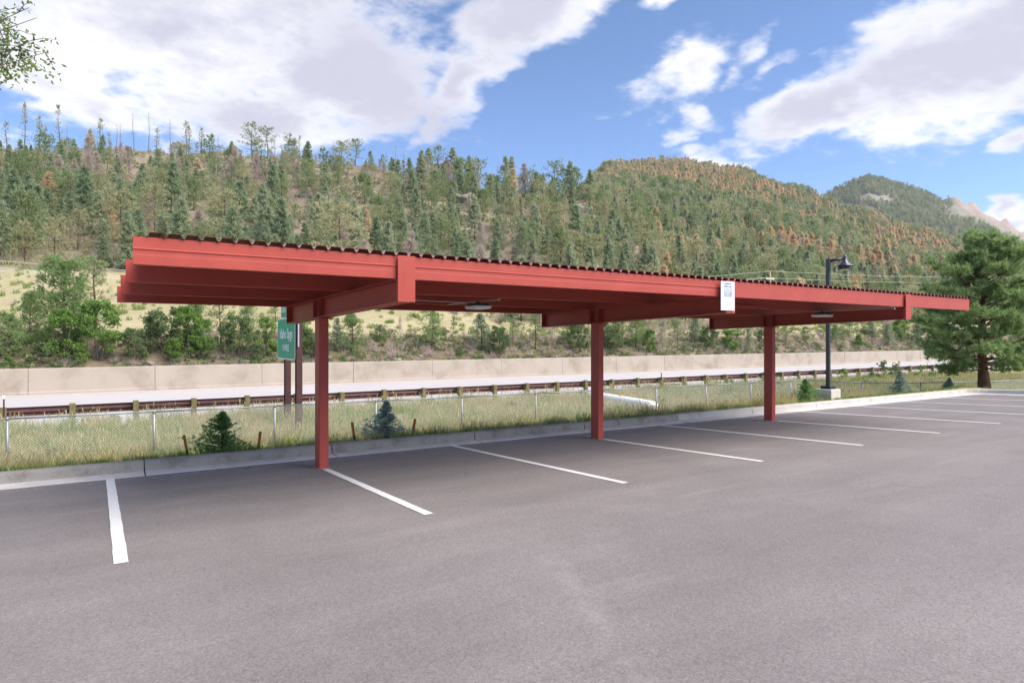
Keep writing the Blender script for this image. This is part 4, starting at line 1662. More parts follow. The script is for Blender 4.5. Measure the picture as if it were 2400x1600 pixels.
isind = np.zeros(len(X1), bool)
isind[vis] = True


MARKS = [(15, 'far left skyline conifer'), (58, 'tallest skyline mast'), (100, 'short thin skyline conifer'), (139, 'dense skyline mast'), (190, 'first bare skyline trunk'), (235, 'ragged brown skyline conifer'),
         (279, 'two bare skyline trunks'), (330, 'forked bare skyline pole'), (400, 'lone bare skyline pole'), (440, 'dark tufted skyline conifers'), (497, 'short skyline mast'), (542, 'pointed skyline conifer'),
         (590, 'broad flat skyline pine'), (632, 'leaning ragged skyline pine'), (685, 'open crowned skyline pine'), (730, 'low rocky knob'), (782, 'thin bare skyline pole'), (834, 'round headed skyline pine'), (880, 'first beam end cover'),
         (935, 'bare pointed skyline trunk'), (993, 'two close skyline conifers'), (1032, 'clean stemmed skyline pine'), (1098, 'rounded rock dome'), (1150, 'bare ridge snag'), (1192, 'twin headed skyline conifers'),
         (1245, 'low bushy ridge conifer'), (1298, 'round dark ridge pine'), (1339, 'layered ridge conifer'), (1390, 'dark pointed ridge conifer'), (1450, 'rusty hill shoulder'), (1530, 'rusty hill brow'),
         (1610, 'rusty hill top'), (1700, 'permit placard'), (1805, 'utility pole'), (1870, 'second utility pole'), (1941, 'street lamp pole'), (1995, 'lamp shade'), (2060, 'golden conifers'), (2130, 'last beam end cover'),
         (2200, 'last roof end'), (2290, 'large pine'), (2400, 'large pine crown')]


def zone(u, D):
    mk = min(MARKS, key=lambda m: abs(m[0] - u))[1]
    b0 = float(base_D(u))
    f = (D - b0) / max(float(ridge_D(min(u, 1420))) + (40 if u > 1420 else 0) - b0, 20)
    lv = 'at the slope foot' if f < 0.14 else 'low on the slope' if f < 0.36 else 'halfway up the slope' if f < 0.66 else 'near the top of the slope'
    return lv + (' under the ' if u < 1660 else ' behind the ') + mk


for i in vis:
    kd = int(kindv[i])
    if kd == 0:
        # tall narrow spruces and rounder pines mixed
        w = rg.uniform(0, 1)
        p = green[int(w * 5)] if w < 0.5 and True else green[int(rg.integers(0, len(green)))]
        ki = green.index(p)
        lab = ('narrow spruce' if ki < 3 else 'broad spruce' if ki < 5 else 'round dark pine' if ki < 9 else 'olive pine')
        nm, cat = 'conifer_tree', 'tree'
    elif kd == 1:
        p = dead[int(rg.integers(0, len(dead)))]
        nm, cat, lab = 'dead_conifer', 'tree', 'bare dead conifer'
    else:
        p = rust[int(rg.integers(0, 3))]
        nm, cat, lab = 'rust_conifer', 'tree', 'rusty conifer'
    z_ = zone(U1[i], D1[i])
    s_ = float(SZ[i])
    szw = 'tall ' if s_ > 1.02 else 'small ' if s_ < 0.78 else ''
    p.place(nm, szw + lab + ' ' + z_, cat, (float(X1[i]), float(Y1[i]), float(Z1[i])), float(rg.uniform(0, 6.28)), (s_ * rg.uniform(0.85, 1.1), s_ * rg.uniform(0.85, 1.1), s_),
            ('conifers', 'dead conifers', 'rust conifers')[kd] + ' on the near hillside')

far_protos = [p.far_mesh() for p in green + dead + rust]
G0, D0, R0 = 0, len(green), len(green) + len(dead)


def pick(kd, n):
    out = np.zeros(n, int)
    out[kd == 0] = rg.integers(0, len(green), (kd == 0).sum())
    out[kd == 1] = D0 + rg.integers(0, len(dead), (kd == 1).sum())
    out[kd == 2] = R0 + rg.integers(0, 3, (kd == 2).sum())
    out[kd == 3] = R0 + 3
    return out


r_ = ~isind
scatter('hillside_woods', 'mixed green and brown conifer woods covering the near hillside', far_protos,
        np.stack([X1, Y1, Z1], 1)[r_], rg.uniform(0, 6.28, r_.sum()), SZ[r_], pick(kindv[r_], r_.sum()))

# the higher hill behind, with drifts of rust coloured trees
X2, Y2 = poisson((60, 1100), (70, 560), 5.6, 0.48, (0.72, 4.6))
U2 = u_of(X2 / Y2)
D2 = X2 * SY + Y2 * CY
k = (D2 > 255) & (D2 < np.interp(U2, [1300, 1420, 1600, 1750, 1900, 2050, 2200, 2400, 2700], [640, 650, 690, 690, 650, 620, 600, 590, 700])) & (U2 > 1280) & (U2 < 2640)
X2, Y2, U2, D2 = X2[k], Y2[k], U2[k], D2[k]
Z2 = hill_z(X2, Y2) - 0.2
V2 = V0 - Z2 / D2 * FPX
drift = value_noise(X2 / 60, Y2 / 60, 41) * 0.6 + value_noise(X2 / 22, Y2 / 22, 42) * 0.4
top = np.clip((D2 - 330) / 250, 0, 1)
pr2 = np.clip((drift - 0.43 + 0.22 * top) * 4.2, 0.02, 0.80)
q = rg.uniform(0, 1, len(X2))
k2 = np.where(q < pr2, 2, np.where(q < pr2 + 0.05, 1, 0))
scatter('high_hill_woods', 'dense conifer woods with rusty drifts over the higher hill', far_protos, np.stack([X2, Y2, Z2], 1), rg.uniform(0, 6.28, len(X2)),
        rg.uniform(0.85, 1.45, len(X2)), pick(k2, len(X2)))

# trees on the far mountain
n3 = 15000
U3, S3 = rg.uniform(1880, 2560, n3), rg.uniform(0.15, 1.0, n3) ** 0.8
x3, y3, z3 = mountain_pt(U3, S3)
dn = value_noise(x3 / 60, y3 / 60, 51) * 0.55 + value_noise(x3 / 20, y3 / 20, 52) * 0.45
rockm = (U3 > 2190) & (S3 > 0.80 - 0.0 * U3)
rockm = (rg.uniform(0, 1, n3) < np.clip((U3 - 2150) / 90, 0, 1) * np.clip((S3 - 0.70) / 0.12, 0, 1))
k = (dn > 0.31) & ~rockm
k3 = np.where(rg.uniform(0, 1, n3) < 0.08, 2, 0)
scatter('mountain_woods', 'small scattered conifers over the distant mountain', far_protos, np.stack([x3, y3, z3], 1)[k], rg.uniform(0, 6.28, k.sum()),
        rg.uniform(0.7, 1.35, k.sum()), pick(k3[k], k.sum()))

# trees along the skyline that stand clear against the sky
sky_trees = [  # u, top row, kind, label
    (15, 282, 'sparse', 'thin crowned conifer at the far left end of the skyline'), (58, 235, 'sparse', 'tallest thin mast of a conifer on the left skyline'),
    (93, 268, 'sparse', 'short thin conifer just right of the tallest skyline mast'), (107, 292, 'sparse', 'small leaning conifer beside the second skyline mast'),
    (139, 243, 'sparse', 'dense thin mast of a conifer below the grey cloud'), (155, 288, 'bare', 'bare trunk touching the dense skyline mast'),
    (213, 300, 'rust', 'brownish thin conifer left of the ragged skyline pair'), (235, 275, 'sparse', 'ragged conifer with brown tufts on the skyline'), (256, 310, 'sparse', 'small bushy conifer right of the brown ragged one'),
    (274, 290, 'bare', 'left one of two bare skyline trunks close together'), (283, 288, 'bare', 'right one of two bare skyline trunks close together'), (313, 264, 'bare', 'tall bare mast on the skyline near the brown pair'),
    (349, 260, 'bare', 'tall bare pole of a tree with a forked top on the skyline'), (367, 297, 'sparse', 'small dark conifer right of the forked bare pole'), (400, 277, 'bare', 'thin bare pole alone in a skyline gap'),
    (437, 280, 'sparse', 'dark tufted conifer on the skyline after the gap'), (443, 292, 'sparse', 'shorter twin of the dark tufted skyline conifer'), (473, 297, 'sparse', 'feathery skyline conifer left of the two short masts'),
    (497, 310, 'sparse', 'short dense mast on the skyline'), (511, 318, 'bare', 'stumpy bare trunk on the skyline'), (542, 330, 'green', 'pointed full green conifer on the skyline'),
    (590, 285, 'pine', 'broad flat topped pine on the skyline, left of a pair'), (627, 292, 'pine', 'leaning ragged pine on the skyline, right of a pair'), (643, 330, 'bare', 'bare pole beside the leaning ragged pine'),
    (680, 311, 'pine', 'open crowned dark pine on the skyline'), (702, 316, 'sparse', 'small tufted conifer right of the open crowned pine'), (782, 326, 'bare', 'thin bare pole above the rounded skyline trees'),
    (834, 320, 'pine', 'dark round headed pine rising above the skyline bushes'), (870, 352, 'green', 'pointed green skyline conifer above the first beam'), (929, 338, 'bare', 'bare pointed trunk on the middle skyline'),
    (946, 350, 'bare', 'short bare trunk on the middle skyline'), (985, 348, 'green', 'left one of two close green skyline conifers'), (1001, 345, 'green', 'right one of two close green skyline conifers'),
    (1028, 340, 'pine', 'tall clean stemmed pine on the middle skyline'), (1062, 342, 'green', 'broad dark conifer right of the clean stemmed pine'), (1098, 362, 'green', 'shorter green conifer on the middle skyline'),
    (1120, 366, 'pine', 'dark flat pine on the middle skyline'), (1165, 378, 'bare', 'bare snag left of the twin headed conifers'), (1184, 362, 'green', 'left stem of the twin headed dark conifers'),
    (1199, 363, 'green', 'right stem of the twin headed dark conifers'), (1231, 377, 'dead', 'feathery grey conifer left of the round pine'), (1255, 400, 'green', 'low bushy conifer on the falling skyline'),
    (1298, 372, 'pine', 'round dark pine standing clear where the ridge drops'), (1339, 375, 'green', 'layered dark conifer next to the round pine'), (1382, 393, 'green', 'dark pointed conifer where the ridge meets the rusty hill'),
]
fams = {'sparse': sparse, 'bare': bare, 'pine': ridgepine, 'green': green[:5], 'dead': dead, 'rust': rust[:3]}
for j, (u, vt, kd, lab) in enumerate(sky_trees):
    D = float(ridge_D(u)) - 4 - 3 * (j % 3)
    t = t_of(u)
    Y = D / df_of(t)
    x = t * Y
    zg = float(hill_z(x, Y)[0]) - 0.2
    top_z = (V0 - vt) / FPX * D
    p = fams[kd][j % len(fams[kd])]
    H = max(top_z - zg, 3.5)
    sc = H / p.h
    wd = min(max(sc, 0.75), 1.25)
    p.place('skyline_tree', lab, 'tree', (x, Y, zg), j * 1.7, (wd, wd, sc), 'trees along the skyline')


# ------------------------------------------------------------------ trees and shrubs on the bank beyond the wall
def bush(seed, h, r, clumps=26, per=90, leaf=0.13, width=0.045, stems=7, tall=False):
    rg_ = np.random.default_rng(seed)
    paths, C = [], []
    for k in range(clumps):
        a = rg_.uniform(0, 6.283)
        zf = rg_.uniform(0.16, 1.0)
        rad = r * math.sqrt(max(0.05, 1 - ((zf - 0.45) / 0.62) ** 2)) * rg_.uniform(0.35, 1.0)
        c = np.array([math.cos(a) * rad, math.sin(a) * rad, zf * h * 0.92])
        sz = rg_.uniform(0.16, 0.30) * min(r, h) * np.array([1, 1, 0.8])
        p = rg_.normal(0, 1, (per, 3))
        p = p / (np.linalg.norm(p, axis=1, keepdims=True) + 1e-6) * rg_.uniform(0.2, 1.15, (per, 1))
        C.append(c + p * sz)
        if k < stems:
            sl = np.linspace(0, 1, 5)[:, None]
            wob = rg_.normal(0, 0.04 * r, (5, 3)) * sl
            paths.append((sl * c[None] + wob + np.array([[0, 0, -0.15]]) * (1 - sl), 0.035 * h * 0.5 * np.linspace(1, 0.25, 5)))
    V = leaves(np.concatenate(C), leaf, width, rg_, 0.2)
    return tubes_np(paths, 5), V


class LeafProto(Proto):
    def __init__(self, name, gen, mats):
        (TV, TF), V = gen
        self.trunk = np_mesh(name + '_stems', TV, TF, mats[0], smooth=True)
        self.crown = np_mesh(name + '_crown', V, np.arange(len(V)).reshape(-1, 4), mats[1])
        self.h = V[:, 2].max()
        self.mats = mats


near_pine = [Proto('bank_pine_form', conifer(900 + k, 6.0, 1.7, 0.16, 80, 17, 9, 0.26, 0.025, 0.75, 1, 0.14, 0.15, limb=0.022, trunk=0.04, kind='pine', twist=0.5), (PB, M['near_pine']), k) for k in range(3)]
thin_pine = [Proto('thin_pine_form', conifer(920 + k, 6.0, 1.25, 0.30, 44, 8, 8, 0.26, 0.020, 0.8, 1, 0.05, 0.2, limb=0.02, trunk=0.035, kind='mast', twist=0.6), (PB, M['pine']), k) for k in range(3)]
juniper = [Proto('juniper_form', conifer(940 + k, 5.0, 1.15, 0.03, 110, 10, 6, 0.24, 0.028, 0.6, 0.6, -0.25, 0.08), (PB, M['fir']), k) for k in range(3)]
twiggy = [Proto('twig_form', conifer(960 + k, 5.0, 1.2, 0.08, 80, 5, 4, 0.45, 0.012, 0.6, 0.8, 0.1, 0.1, limb=0.014, trunk=0.02, kind='mast', twist=0.9), (PG, M['dead']), k) for k in range(3)]
leafy = [LeafProto('leafy_form', bush(980 + k, 4.0, 1.45, 46, 130, 0.16, 0.05), (M['stem'], M['leaf'])) for k in range(3)]
dully = [LeafProto('dull_form', bush(990 + k, 3.6, 1.4, 40, 120, 0.16, 0.05), (M['stem'], M['leafdull'])) for k in range(3)]
full_pine = [Proto('full_pine_form', conifer(930 + k, 7.0, 2.0, 0.12, 120, 20, 9, 0.26, 0.026, 0.75, 1, 0.12, 0.06, limb=0.022, trunk=0.04, kind='pine', twist=0.3), (PB, M['near_pine']), k) for k in range(2)]
fam2 = {'full': full_pine, 'pine': near_pine, 'thin': thin_pine, 'jun': juniper, 'twig': twiggy, 'leaf': leafy, 'dull': dully}
bank = [  # u, top row, Y, family, width factor, label
    (23, 725, 61.5, 'full', 1.0, 'dark young pine at the left edge of the bank'),
    (69, 672, 63.0, 'full', 0.7, 'narrow dark pine left of the tall meadow pine'),
    (151, 590, 64.5, 'full', 1.1, 'tall full dark pine at the edge of the meadow'),
    (222, 592, 70.0, 'thin', 1.1, 'tall sparse pine right of the full meadow pine'),
    (19, 832, 59.6, 'leaf', 1.0, 'low bright green bush at the left end of the wall'),
    (92, 800, 60.2, 'dull', 1.3, 'dull green thicket below the narrow dark pine'),
    (150, 718, 60.8, 'leaf', 0.95, 'bright green shrub below the tall meadow pine, left of a pair'),
    (232, 698, 60.8, 'leaf', 1.0, 'largest bright green shrub on the bank, right of a pair'),
    (190, 800, 60.0, 'leaf', 0.8, 'low green bush between the two bright shrubs'),
    (314, 766, 60.4, 'dull', 1.0, 'small rounded shrub left of the bare bank'),
    (352, 735, 62.4, 'jun', 0.9, 'grey green conifer left of the dull green tree'),
    (460, 700, 66.0, 'pine', 0.8, 'pine in the meadow behind the leafy green tree'),
    (580, 705, 66.0, 'pine', 0.9, 'pine in the meadow left of the exit sign'),
    (645, 700, 67.0, 'thin', 0.9, 'thin pine behind the exit sign'),
    (388, 716, 62.2, 'dull', 1.1, 'dull green tree behind the low roof end'),
    (438, 712, 61.6, 'leaf', 0.85, 'leafy green tree under the carport roof end'),
    (404, 792, 60.0, 'leaf', 0.9, 'low leafy bush at the foot of the dull green tree'),
    (478, 742, 61.2, 'leaf', 0.8, 'light green bush left of a straight dark pine'),
    (517, 690, 62.6, 'thin', 1.0, 'straight dark pine left of the exit sign'),
    (556, 735, 61.0, 'dull', 1.0, 'grey green bush right of the straight dark pine'),
    (600, 800, 59.9, 'dull', 0.9, 'low scrub bush by the wall left of the exit sign'),
    (624, 738, 61.4, 'leaf', 0.8, 'green bush just left of the exit sign'),
    (700, 748, 61.0, 'leaf', 0.9, 'leafy bush just right of the exit sign'),
    (735, 762, 60.6, 'dull', 0.9, 'dull bush behind the first column'),
    (790, 742, 62.0, 'jun', 0.9, 'grey green conifer right of the first column'),
    (826, 728, 61.6, 'pine', 0.9, 'broad young pine right of the first column'),
    (890, 758, 65.0, 'pine', 0.7, 'small pine standing in the meadow grass'),
    (938, 735, 62.0, 'twig', 0.35, 'thin bare trunk on the bank under the roof'),
    (1013, 722, 62.5, 'pine', 1.0, 'layered pine on the bank in the middle bay'),
    (1062, 735, 62.0, 'thin', 0.5, 'thin dark spindly pine in the middle bay'),
    (1129, 732, 61.8, 'jun', 1.25, 'broad grey green juniper in the middle bay'),
    (1166, 762, 60.8, 'dull', 1.0, 'dark round bush beside the broad juniper'),
    (1202, 740, 63.0, 'thin', 0.9, 'tall thin pine behind the dark round bush'),
    (1255, 728, 62.0, 'thin', 1.1, 'open branched pine left of the middle column'),
    (1294, 735, 61.4, 'twig', 0.6, 'pale bare trunk left of the middle column'),
    (1330, 722, 64.0, 'pine', 0.8, 'dark pine just left of the middle column'),
    (1356, 742, 61.0, 'dull', 0.8, 'dull bush half hidden by the middle column'),
    (1432, 745, 61.2, 'dull', 1.0, 'grey green bush right of the middle column'),
    (1458, 725, 63.5, 'thin', 1.0, 'dark stemmed pine right of the middle column'),
    (1490, 722, 62.0, 'pine', 0.85, 'forked dark pine between the middle and last column'),
    (1522, 768, 60.6, 'leaf', 0.8, 'small leafy bush below the forked pine'),
    (1552, 735, 61.0, 'twig', 1.0, 'bleached twiggy dead tree above the wall'),
    (1588, 740, 62.0, 'thin', 0.9, 'thin pine right of the bleached dead tree'),
    (1628, 730, 63.0, 'jun', 1.1, 'dense conifer at the back end of the last beam'),
    (1662, 760, 61.0, 'dull', 0.9, 'low dull bush below the last beam'),
    (1712, 770, 60.8, 'leaf', 1.3, 'bright leafy thicket left of the last column'),
    (1756, 768, 61.0, 'jun', 1.0, 'small juniper left of the last column'),
    (1786, 772, 62.0, 'dull', 0.9, 'bush hidden behind the last column'),
    (1842, 755, 61.4, 'thin', 0.6, 'thin leaning pine right of the last column'),
    (1884, 762, 62.0, 'thin', 0.5, 'spindly pine before the bare rocky bank'),
    (1958, 758, 62.5, 'pine', 0.8, 'dark pine right of the lamp pole'),
    (1990, 745, 64.0, 'pine', 0.9, 'taller dark pine right of the lamp pole'),
    (2012, 782, 60.6, 'leaf', 0.7, 'small bright bush below the dark pines'),
    (2045, 738, 64.0, 'jun', 1.3, 'dark conifer in the gap before the large pine'),
    (2082, 756, 61.4, 'jun', 1.2, 'pale green conifer at the end of the wall'),
    (2112, 735, 63.0, 'leaf', 0.9, 'leafy tree behind the last roof end'),
    (2150, 745, 62.0, 'jun', 1.2, 'green conifer beside the large pine'),
    (2205, 740, 63.0, 'pine', 1.2, 'dark pine behind the large pine'),
    (2330, 745, 64.0, 'pine', 1.2, 'pine behind the trunk of the large pine'),
    (2385, 750, 63.0, 'jun', 1.2, 'conifer at the right edge behind the large pine'),
    (1915, 648, 78.0, 'gold', 1.0, 'golden conifer behind the lamp head'),
]
fam2['gold'] = [rust[3]]
golds = [(2003, 640, 92.0, 'gold', 0.9, 'golden conifer right of the lamp head'), (2062, 655, 96.0, 'gold', 0.85, 'smaller golden conifer further right of the lamp'),
         (2120, 652, 95.0, 'gold', 0.95, 'golden conifer left of the large pine'), (1700, 560, 150.0, 'gold', 0.9, 'amber pine alone on the rusty hill')]
bank[-1] = golds[0]
bank += golds[1:]
cnt = {}
for j, (u, vt, Y, kd, wf, lab) in enumerate(bank):
    t = t_of(u)
    x = t * Y
    zg = float(hill_z(x, Y)[0]) - 0.1
    top_z = (V0 - vt) / FPX * Y * df_of(t)
    H = max(top_z - zg, 0.9)
    f_ = fam2[kd]
    p = f_[cnt.get(kd, 0) % len(f_)]
    cnt[kd] = cnt.get(kd, 0) + 1
    sc = H / p.h
    wd = sc * wf if kd in ('leaf', 'dull', 'jun') else max(sc, 0.55) * wf
    nm = {'full': 'pine_tree', 'pine': 'pine_tree', 'thin': 'pine_tree', 'jun': 'juniper_tree', 'twig': 'dead_tree', 'leaf': 'shrub', 'dull': 'shrub', 'gold': 'golden_conifer'}[kd]
    p.place(nm, lab, 'shrub' if nm == 'shrub' else 'tree', (x, Y, zg), j * 2.1, (wd, wd, sc), 'trees and shrubs on the bank' if kd != 'gold' else 'golden conifers')

# low scrub, dry twigs and tussocks nobody could count


def clump(seed, n, h, w, spread, lean=0.35, seedhead=0.0):
    rg_ = np.random.default_rng(seed)
    a = rg_.uniform(0, 6.283, n)
    rr = spread * np.sqrt(rg_.uniform(0, 1, n))
    bx, by = rr * np.cos(a), rr * np.sin(a)
    hh = h * rg_.uniform(0.45, 1.15, n)
    la = rg_.uniform(0, 6.283, n)
    lv = hh * lean * rg_.uniform(0.1, 1.0, n)
    fa = rg_.uniform(0, 3.1416, n)
    wx, wy = np.cos(fa) * w, np.sin(fa) * w
    b = np.stack([bx, by, np.full(n, -0.03)], 1)
    m_ = b + np.stack([lv * 0.35 * np.cos(la), lv * 0.35 * np.sin(la), hh * 0.6], 1)
    tp = b + np.stack([lv * np.cos(la), lv * np.sin(la), hh], 1)
    wv = np.stack([wx, wy, np.zeros(n)], 1)
    V = np.stack([b - wv, b + wv, m_ + wv * 0.75, m_ - wv * 0.75, m_ - wv * 0.75, m_ + wv * 0.75, tp + wv * 0.1, tp - wv * 0.1], 1).reshape(-1, 3)
    F = np.arange(len(V)).reshape(-1, 4)
    mi = np.zeros(len(F), int)
    if seedhead:
        k = rg_.uniform(0, 1, n) < seedhead
        q_ = tp[k]
        d_ = np.stack([np.cos(la[k]) * 0.4, np.sin(la[k]) * 0.4, np.full(k.sum(), 1.0)], 1) * 0.09
        sv = wv[k] * 1.7
        V2 = np.stack([q_ - d_ * 0.6, q_ + sv + d_ * 0.3, q_ + d_ * 1.3, q_ - sv + d_ * 0.3], 1).reshape(-1, 3)
        F = np.concatenate([F, np.arange(len(V2)).reshape(-1, 4) + len(V)])
        mi = np.concatenate([mi, np.ones(len(V2) // 4, int)])
        V = np.concatenate([V, V2])
    return V, F, mi


def clump_mesh(name, args, mats):
    V, F, mi = clump(**args)
    return np_mesh(name, V, F, mats, mi)


def shrublet(seed, mat, h=0.8, r=0.6, n=260, leaf=0.10, w=0.035):
    (TV, TF), V = bush(seed, h, r, 12, n // 12, leaf, w, 4)
    return np_mesh('scrub_form', V, np.arange(len(V)).reshape(-1, 4), mat)


def twigs(seed, mat):
    rg_ = np.random.default_rng(seed)
    C = np.zeros((14, 3)) + rg_.normal(0, 0.12, (14, 3)) * np.array([1, 1, 0.1])
    A = rg_.normal(0, 0.6, (14, 3))
    A[:, 2] = np.abs(A[:, 2]) + 0.5
    V = blades(C, A, 7, 0.9, 0.014, 0.35, rg_)
    return np_mesh('twig_form', V, np.arange(len(V)).reshape(-1, 3), mat)


scrub = [shrublet(1, M['leafdull']), shrublet(2, M['olive']), shrublet(3, M['leafdull'], 0.6, 0.7), twigs(4, M['dead']), twigs(5, M['dead']),
         clump_mesh('tussock', dict(seed=6, n=60, h=0.5, w=0.02, spread=0.35), [M['blade'], M['seed']]), shrublet(7, M['leaf'], 0.5, 0.5)]
n = 2600
ts = rg.uniform(-0.25, 3.0, n)
Ys = rg.uniform(58.2, 66.5, n)
xs_ = ts * Ys
w_ = rg.choice([0, 1, 2, 3, 4, 5, 6], n, p=[.2, .16, .16, .16, .12, .14, .06])
scatter('bank_scrub', 'low scrub and dry twigs over the bank beyond the wall', scrub, np.stack([xs_, Ys, hill_z(xs_, Ys) - 0.03], 1), rg.uniform(0, 6.28, n), rg.uniform(0.5, 1.25, n), w_)
n = 7000
ts = rg.uniform(-0.30, 2.2, n)
Ds = rg.uniform(62, 215, n)
Ys = Ds / (ts * SY + CY)
xs_ = ts * Ys
k = Ys > 67
ts, Ds, Ys, xs_ = ts[k], Ds[k], Ys[k], xs_[k]
n = len(ts)
inwood = Ds > base_D(u_of(ts)) - 3
w_ = np.where(inwood, rg.choice([0, 1, 2, 3, 4, 5], n, p=[.12, .28, .12, .2, .16, .12]), rg.choice([5, 1, 3], n, p=[.93, .04, .03]))
scatter('hill_undergrowth', 'dry tussocks and brush over the meadow and hillside', scrub, np.stack([xs_, Ys, hill_z(xs_, Ys) - 0.03], 1), rg.uniform(0, 6.28, n),
        rg.uniform(0.7, 1.7, n) * np.where(inwood, 1.2, 0.8), w_)

# ------------------------------------------------------------------ boulders and outcrops


def boulder(seed, r, squash=0.7, rough=0.28):
    rg_ = np.random.default_rng(seed)
    nu, nv = 16, 11
    V, F = [], []
    ph = rg_.uniform(0, 9, 6)
    for j in range(nv):
        th = math.pi * j / (nv - 1)
        for i in range(nu):
            a = 2 * math.pi * i / nu
            d = np.array([math.sin(th) * math.cos(a), math.sin(th) * math.sin(a), math.cos(th)])
            f = 1 + rough * (math.sin(2.3 * d[0] * 2 + ph[0]) * math.sin(2.1 * d[1] * 2 + ph[1]) + 0.6 * math.sin(5 * d[2] + 3 * d[0] + ph[2]) + 0.4 * math.sin(9 * d[1] + 7 * d[0] + ph[3]) * math.sin(8 * d[2] + ph[4])) * 0.7
            p = d * r * f
            p[2] *= squash
            V.append(p)
    for j in range(nv - 1):
        for i in range(nu):
            a, b = j * nu + i, j * nu + (i + 1) % nu
            F.append((a, a + nu, b + nu, b))
    return np_mesh('boulder', V, F, M['rock'])


rocks = [boulder(k, 1.0, 0.6 + 0.1 * (k % 3)) for k in range(4)]
blist = [(931, 831, 59.6, 0.42, 'large pale boulder on the bank in the middle bay'), (1019, 838, 59.2, 0.20, 'small pale boulder by the wall in the middle bay'), (962, 826, 60.0, 0.24, 'grey boulder right of the large pale one'),
         (985, 820, 60.6, 0.26, 'brown boulder between two pale ones'), (560, 828, 59.8, 0.30, 'flat stone on the bare bank left of the exit sign'), (352, 822, 60.0, 0.28, 'stone at the foot of the meadow behind the wall'),
         (1858, 812, 59.8, 0.45, 'leftmost rock of the rocky bank by the lamp'), (1880, 800, 60.8, 0.5, 'upper red rock of the rocky bank'), (1905, 816, 59.6, 0.5, 'low pale rock of the rocky bank'),
         (1925, 802, 60.8, 0.45, 'rock of the rocky bank just left of the lamp pole'), (1895, 790, 62.0, 0.55, 'topmost rock of the rocky bank'), (2062, 806, 60.4, 0.4, 'rock below the pale green conifer')]
for j, (u, v, Y, r, lab) in enumerate(blist):
    t = t_of(u)
    x = t * Y
    o = link('boulder', rocks[j % 4])
    o.location = (x, Y, float(hill_z(x, Y)[0]) + r * 0.2)
    o.scale = (r * 1.25, r, r)
    o.rotation_euler = (0.1 * (j % 3), 0.05 * j, j * 1.3)
    tag(o, lab, 'boulder', 'boulders on the bank')
for j, (u, v, D, r, lab) in enumerate([(1098, 448, 168, 3.6, 'rounded grey rock dome high on the wooded slope'), (1352, 492, 178, 3.6, 'pale broken rock face below the round skyline pine'), (730, 420, 182, 2.2, 'low rocky knob near the top of the slope')]):
    t = t_of(u)
    Y = D / df_of(t)
    x = t * Y
    o = link('rock_outcrop', boulder(40 + j, 1.0, 0.8, 0.38))
    o.location = (x, Y, float(hill_z(x, Y)[0]) + r * 0.15)
    o.scale = (r * 1.3, r * 0.8, r * 0.75)
    o.rotation_euler = (0.3, 0, j * 1.1 + 0.4)
    tag(o, lab, 'rock')

# ------------------------------------------------------------------ utility poles and power lines


def utility_pole(u, vt, D, lab, arm=True):
    t = t_of(u)
    Y = D / df_of(t)
    x = t * Y
    zt = (V0 - vt) / FPX * D
    zg = float(hill_z(x, Y)[0]) - 0.3
    o = thing('utility_pole', lab, 'utility pole', (x, Y, zg), 'utility poles')
    MB().tube([(x, Y, zg), (x, Y, zt)], [0.17, 0.12], 8).build('pole', M['polewood'], o, smooth=True)
    if arm:
        MB().box(x - 1.5 * CY, x + 1.5 * CY, Y - 0.06, Y + 0.06, zt - 1.55, zt - 1.40).build('cross_arm', M['white'], o)
        for k in (-1.3, -0.5, 0.5, 1.3):
            MB().tube([(x + k * CY, Y, zt - 1.399), (x + k * CY, Y, zt - 1.18)], [0.06, 0.04], 6).build('insulator', M['alu'], o)
    return Vector((x, Y, zt))


pole1 = utility_pole(1805, 635, 122, 'yellowish utility pole with a pale cross arm above the carport roof')
pole2 = utility_pole(1918, 661, 150, 'short top of a utility pole left of the lamp pole', False)
pole3 = utility_pole(2560, 640, 200, 'utility pole out beyond the large pine')
pole0 = utility_pole(-420, 520, 62, 'utility pole at the left beyond the meadow')


def cable(pts, lab, r=0.024):
    me = MB().tube(pts, r, 5, False).mesh('power_line', M['cable'], True)
    o = link('power_line', me)
    tag(o, lab, 'power line', 'power lines')


A, B = pole0, pole1
for k, (off, lab) in enumerate(((1.05, 'single upper power line crossing the slope at the left'), (0.0, 'lowest of the three close power lines at the left'), (0.15, 'middle of the three close power lines at the left'), (0.31, 'top of the three close power lines at the left'))):
    pts = []
    for i in range(41):
        s = i / 40
        x = A.x + (B.x - A.x) * s
        y = A.y + (B.y - A.y) * s
        z = 7.0 - 0.037 * (x + 6.7) + 0.00078 * (x + 6.7) * (x - 2.5) + off
        zend = B.z - 1.2 + (1.2 if k == 0 else 0.0)
        z += (zend - (7.0 - 0.037 * (B.x + 6.7) + 0.00078 * (B.x + 6.7) * (B.x - 2.5) + off)) * s ** 3
        pts.append((x, y, z))
    cable(pts, lab)
for k, (da, db, lab) in enumerate(((0.0, 0.0, 'upper power line running right from the utility pole'), (-1.3, -1.4, 'lower power line running right from the utility pole'))):
    pts = []
    for i in range(25):
        s = i / 24
        p = pole1.lerp(pole3, s)
        pts.append((p.x, p.y, pole1.z + da + (pole3.z + db - pole1.z - da) * s - 5.0 * s * (1 - s)))
    cable(pts, lab, 0.022)

# ------------------------------------------------------------------ the large pine on the right


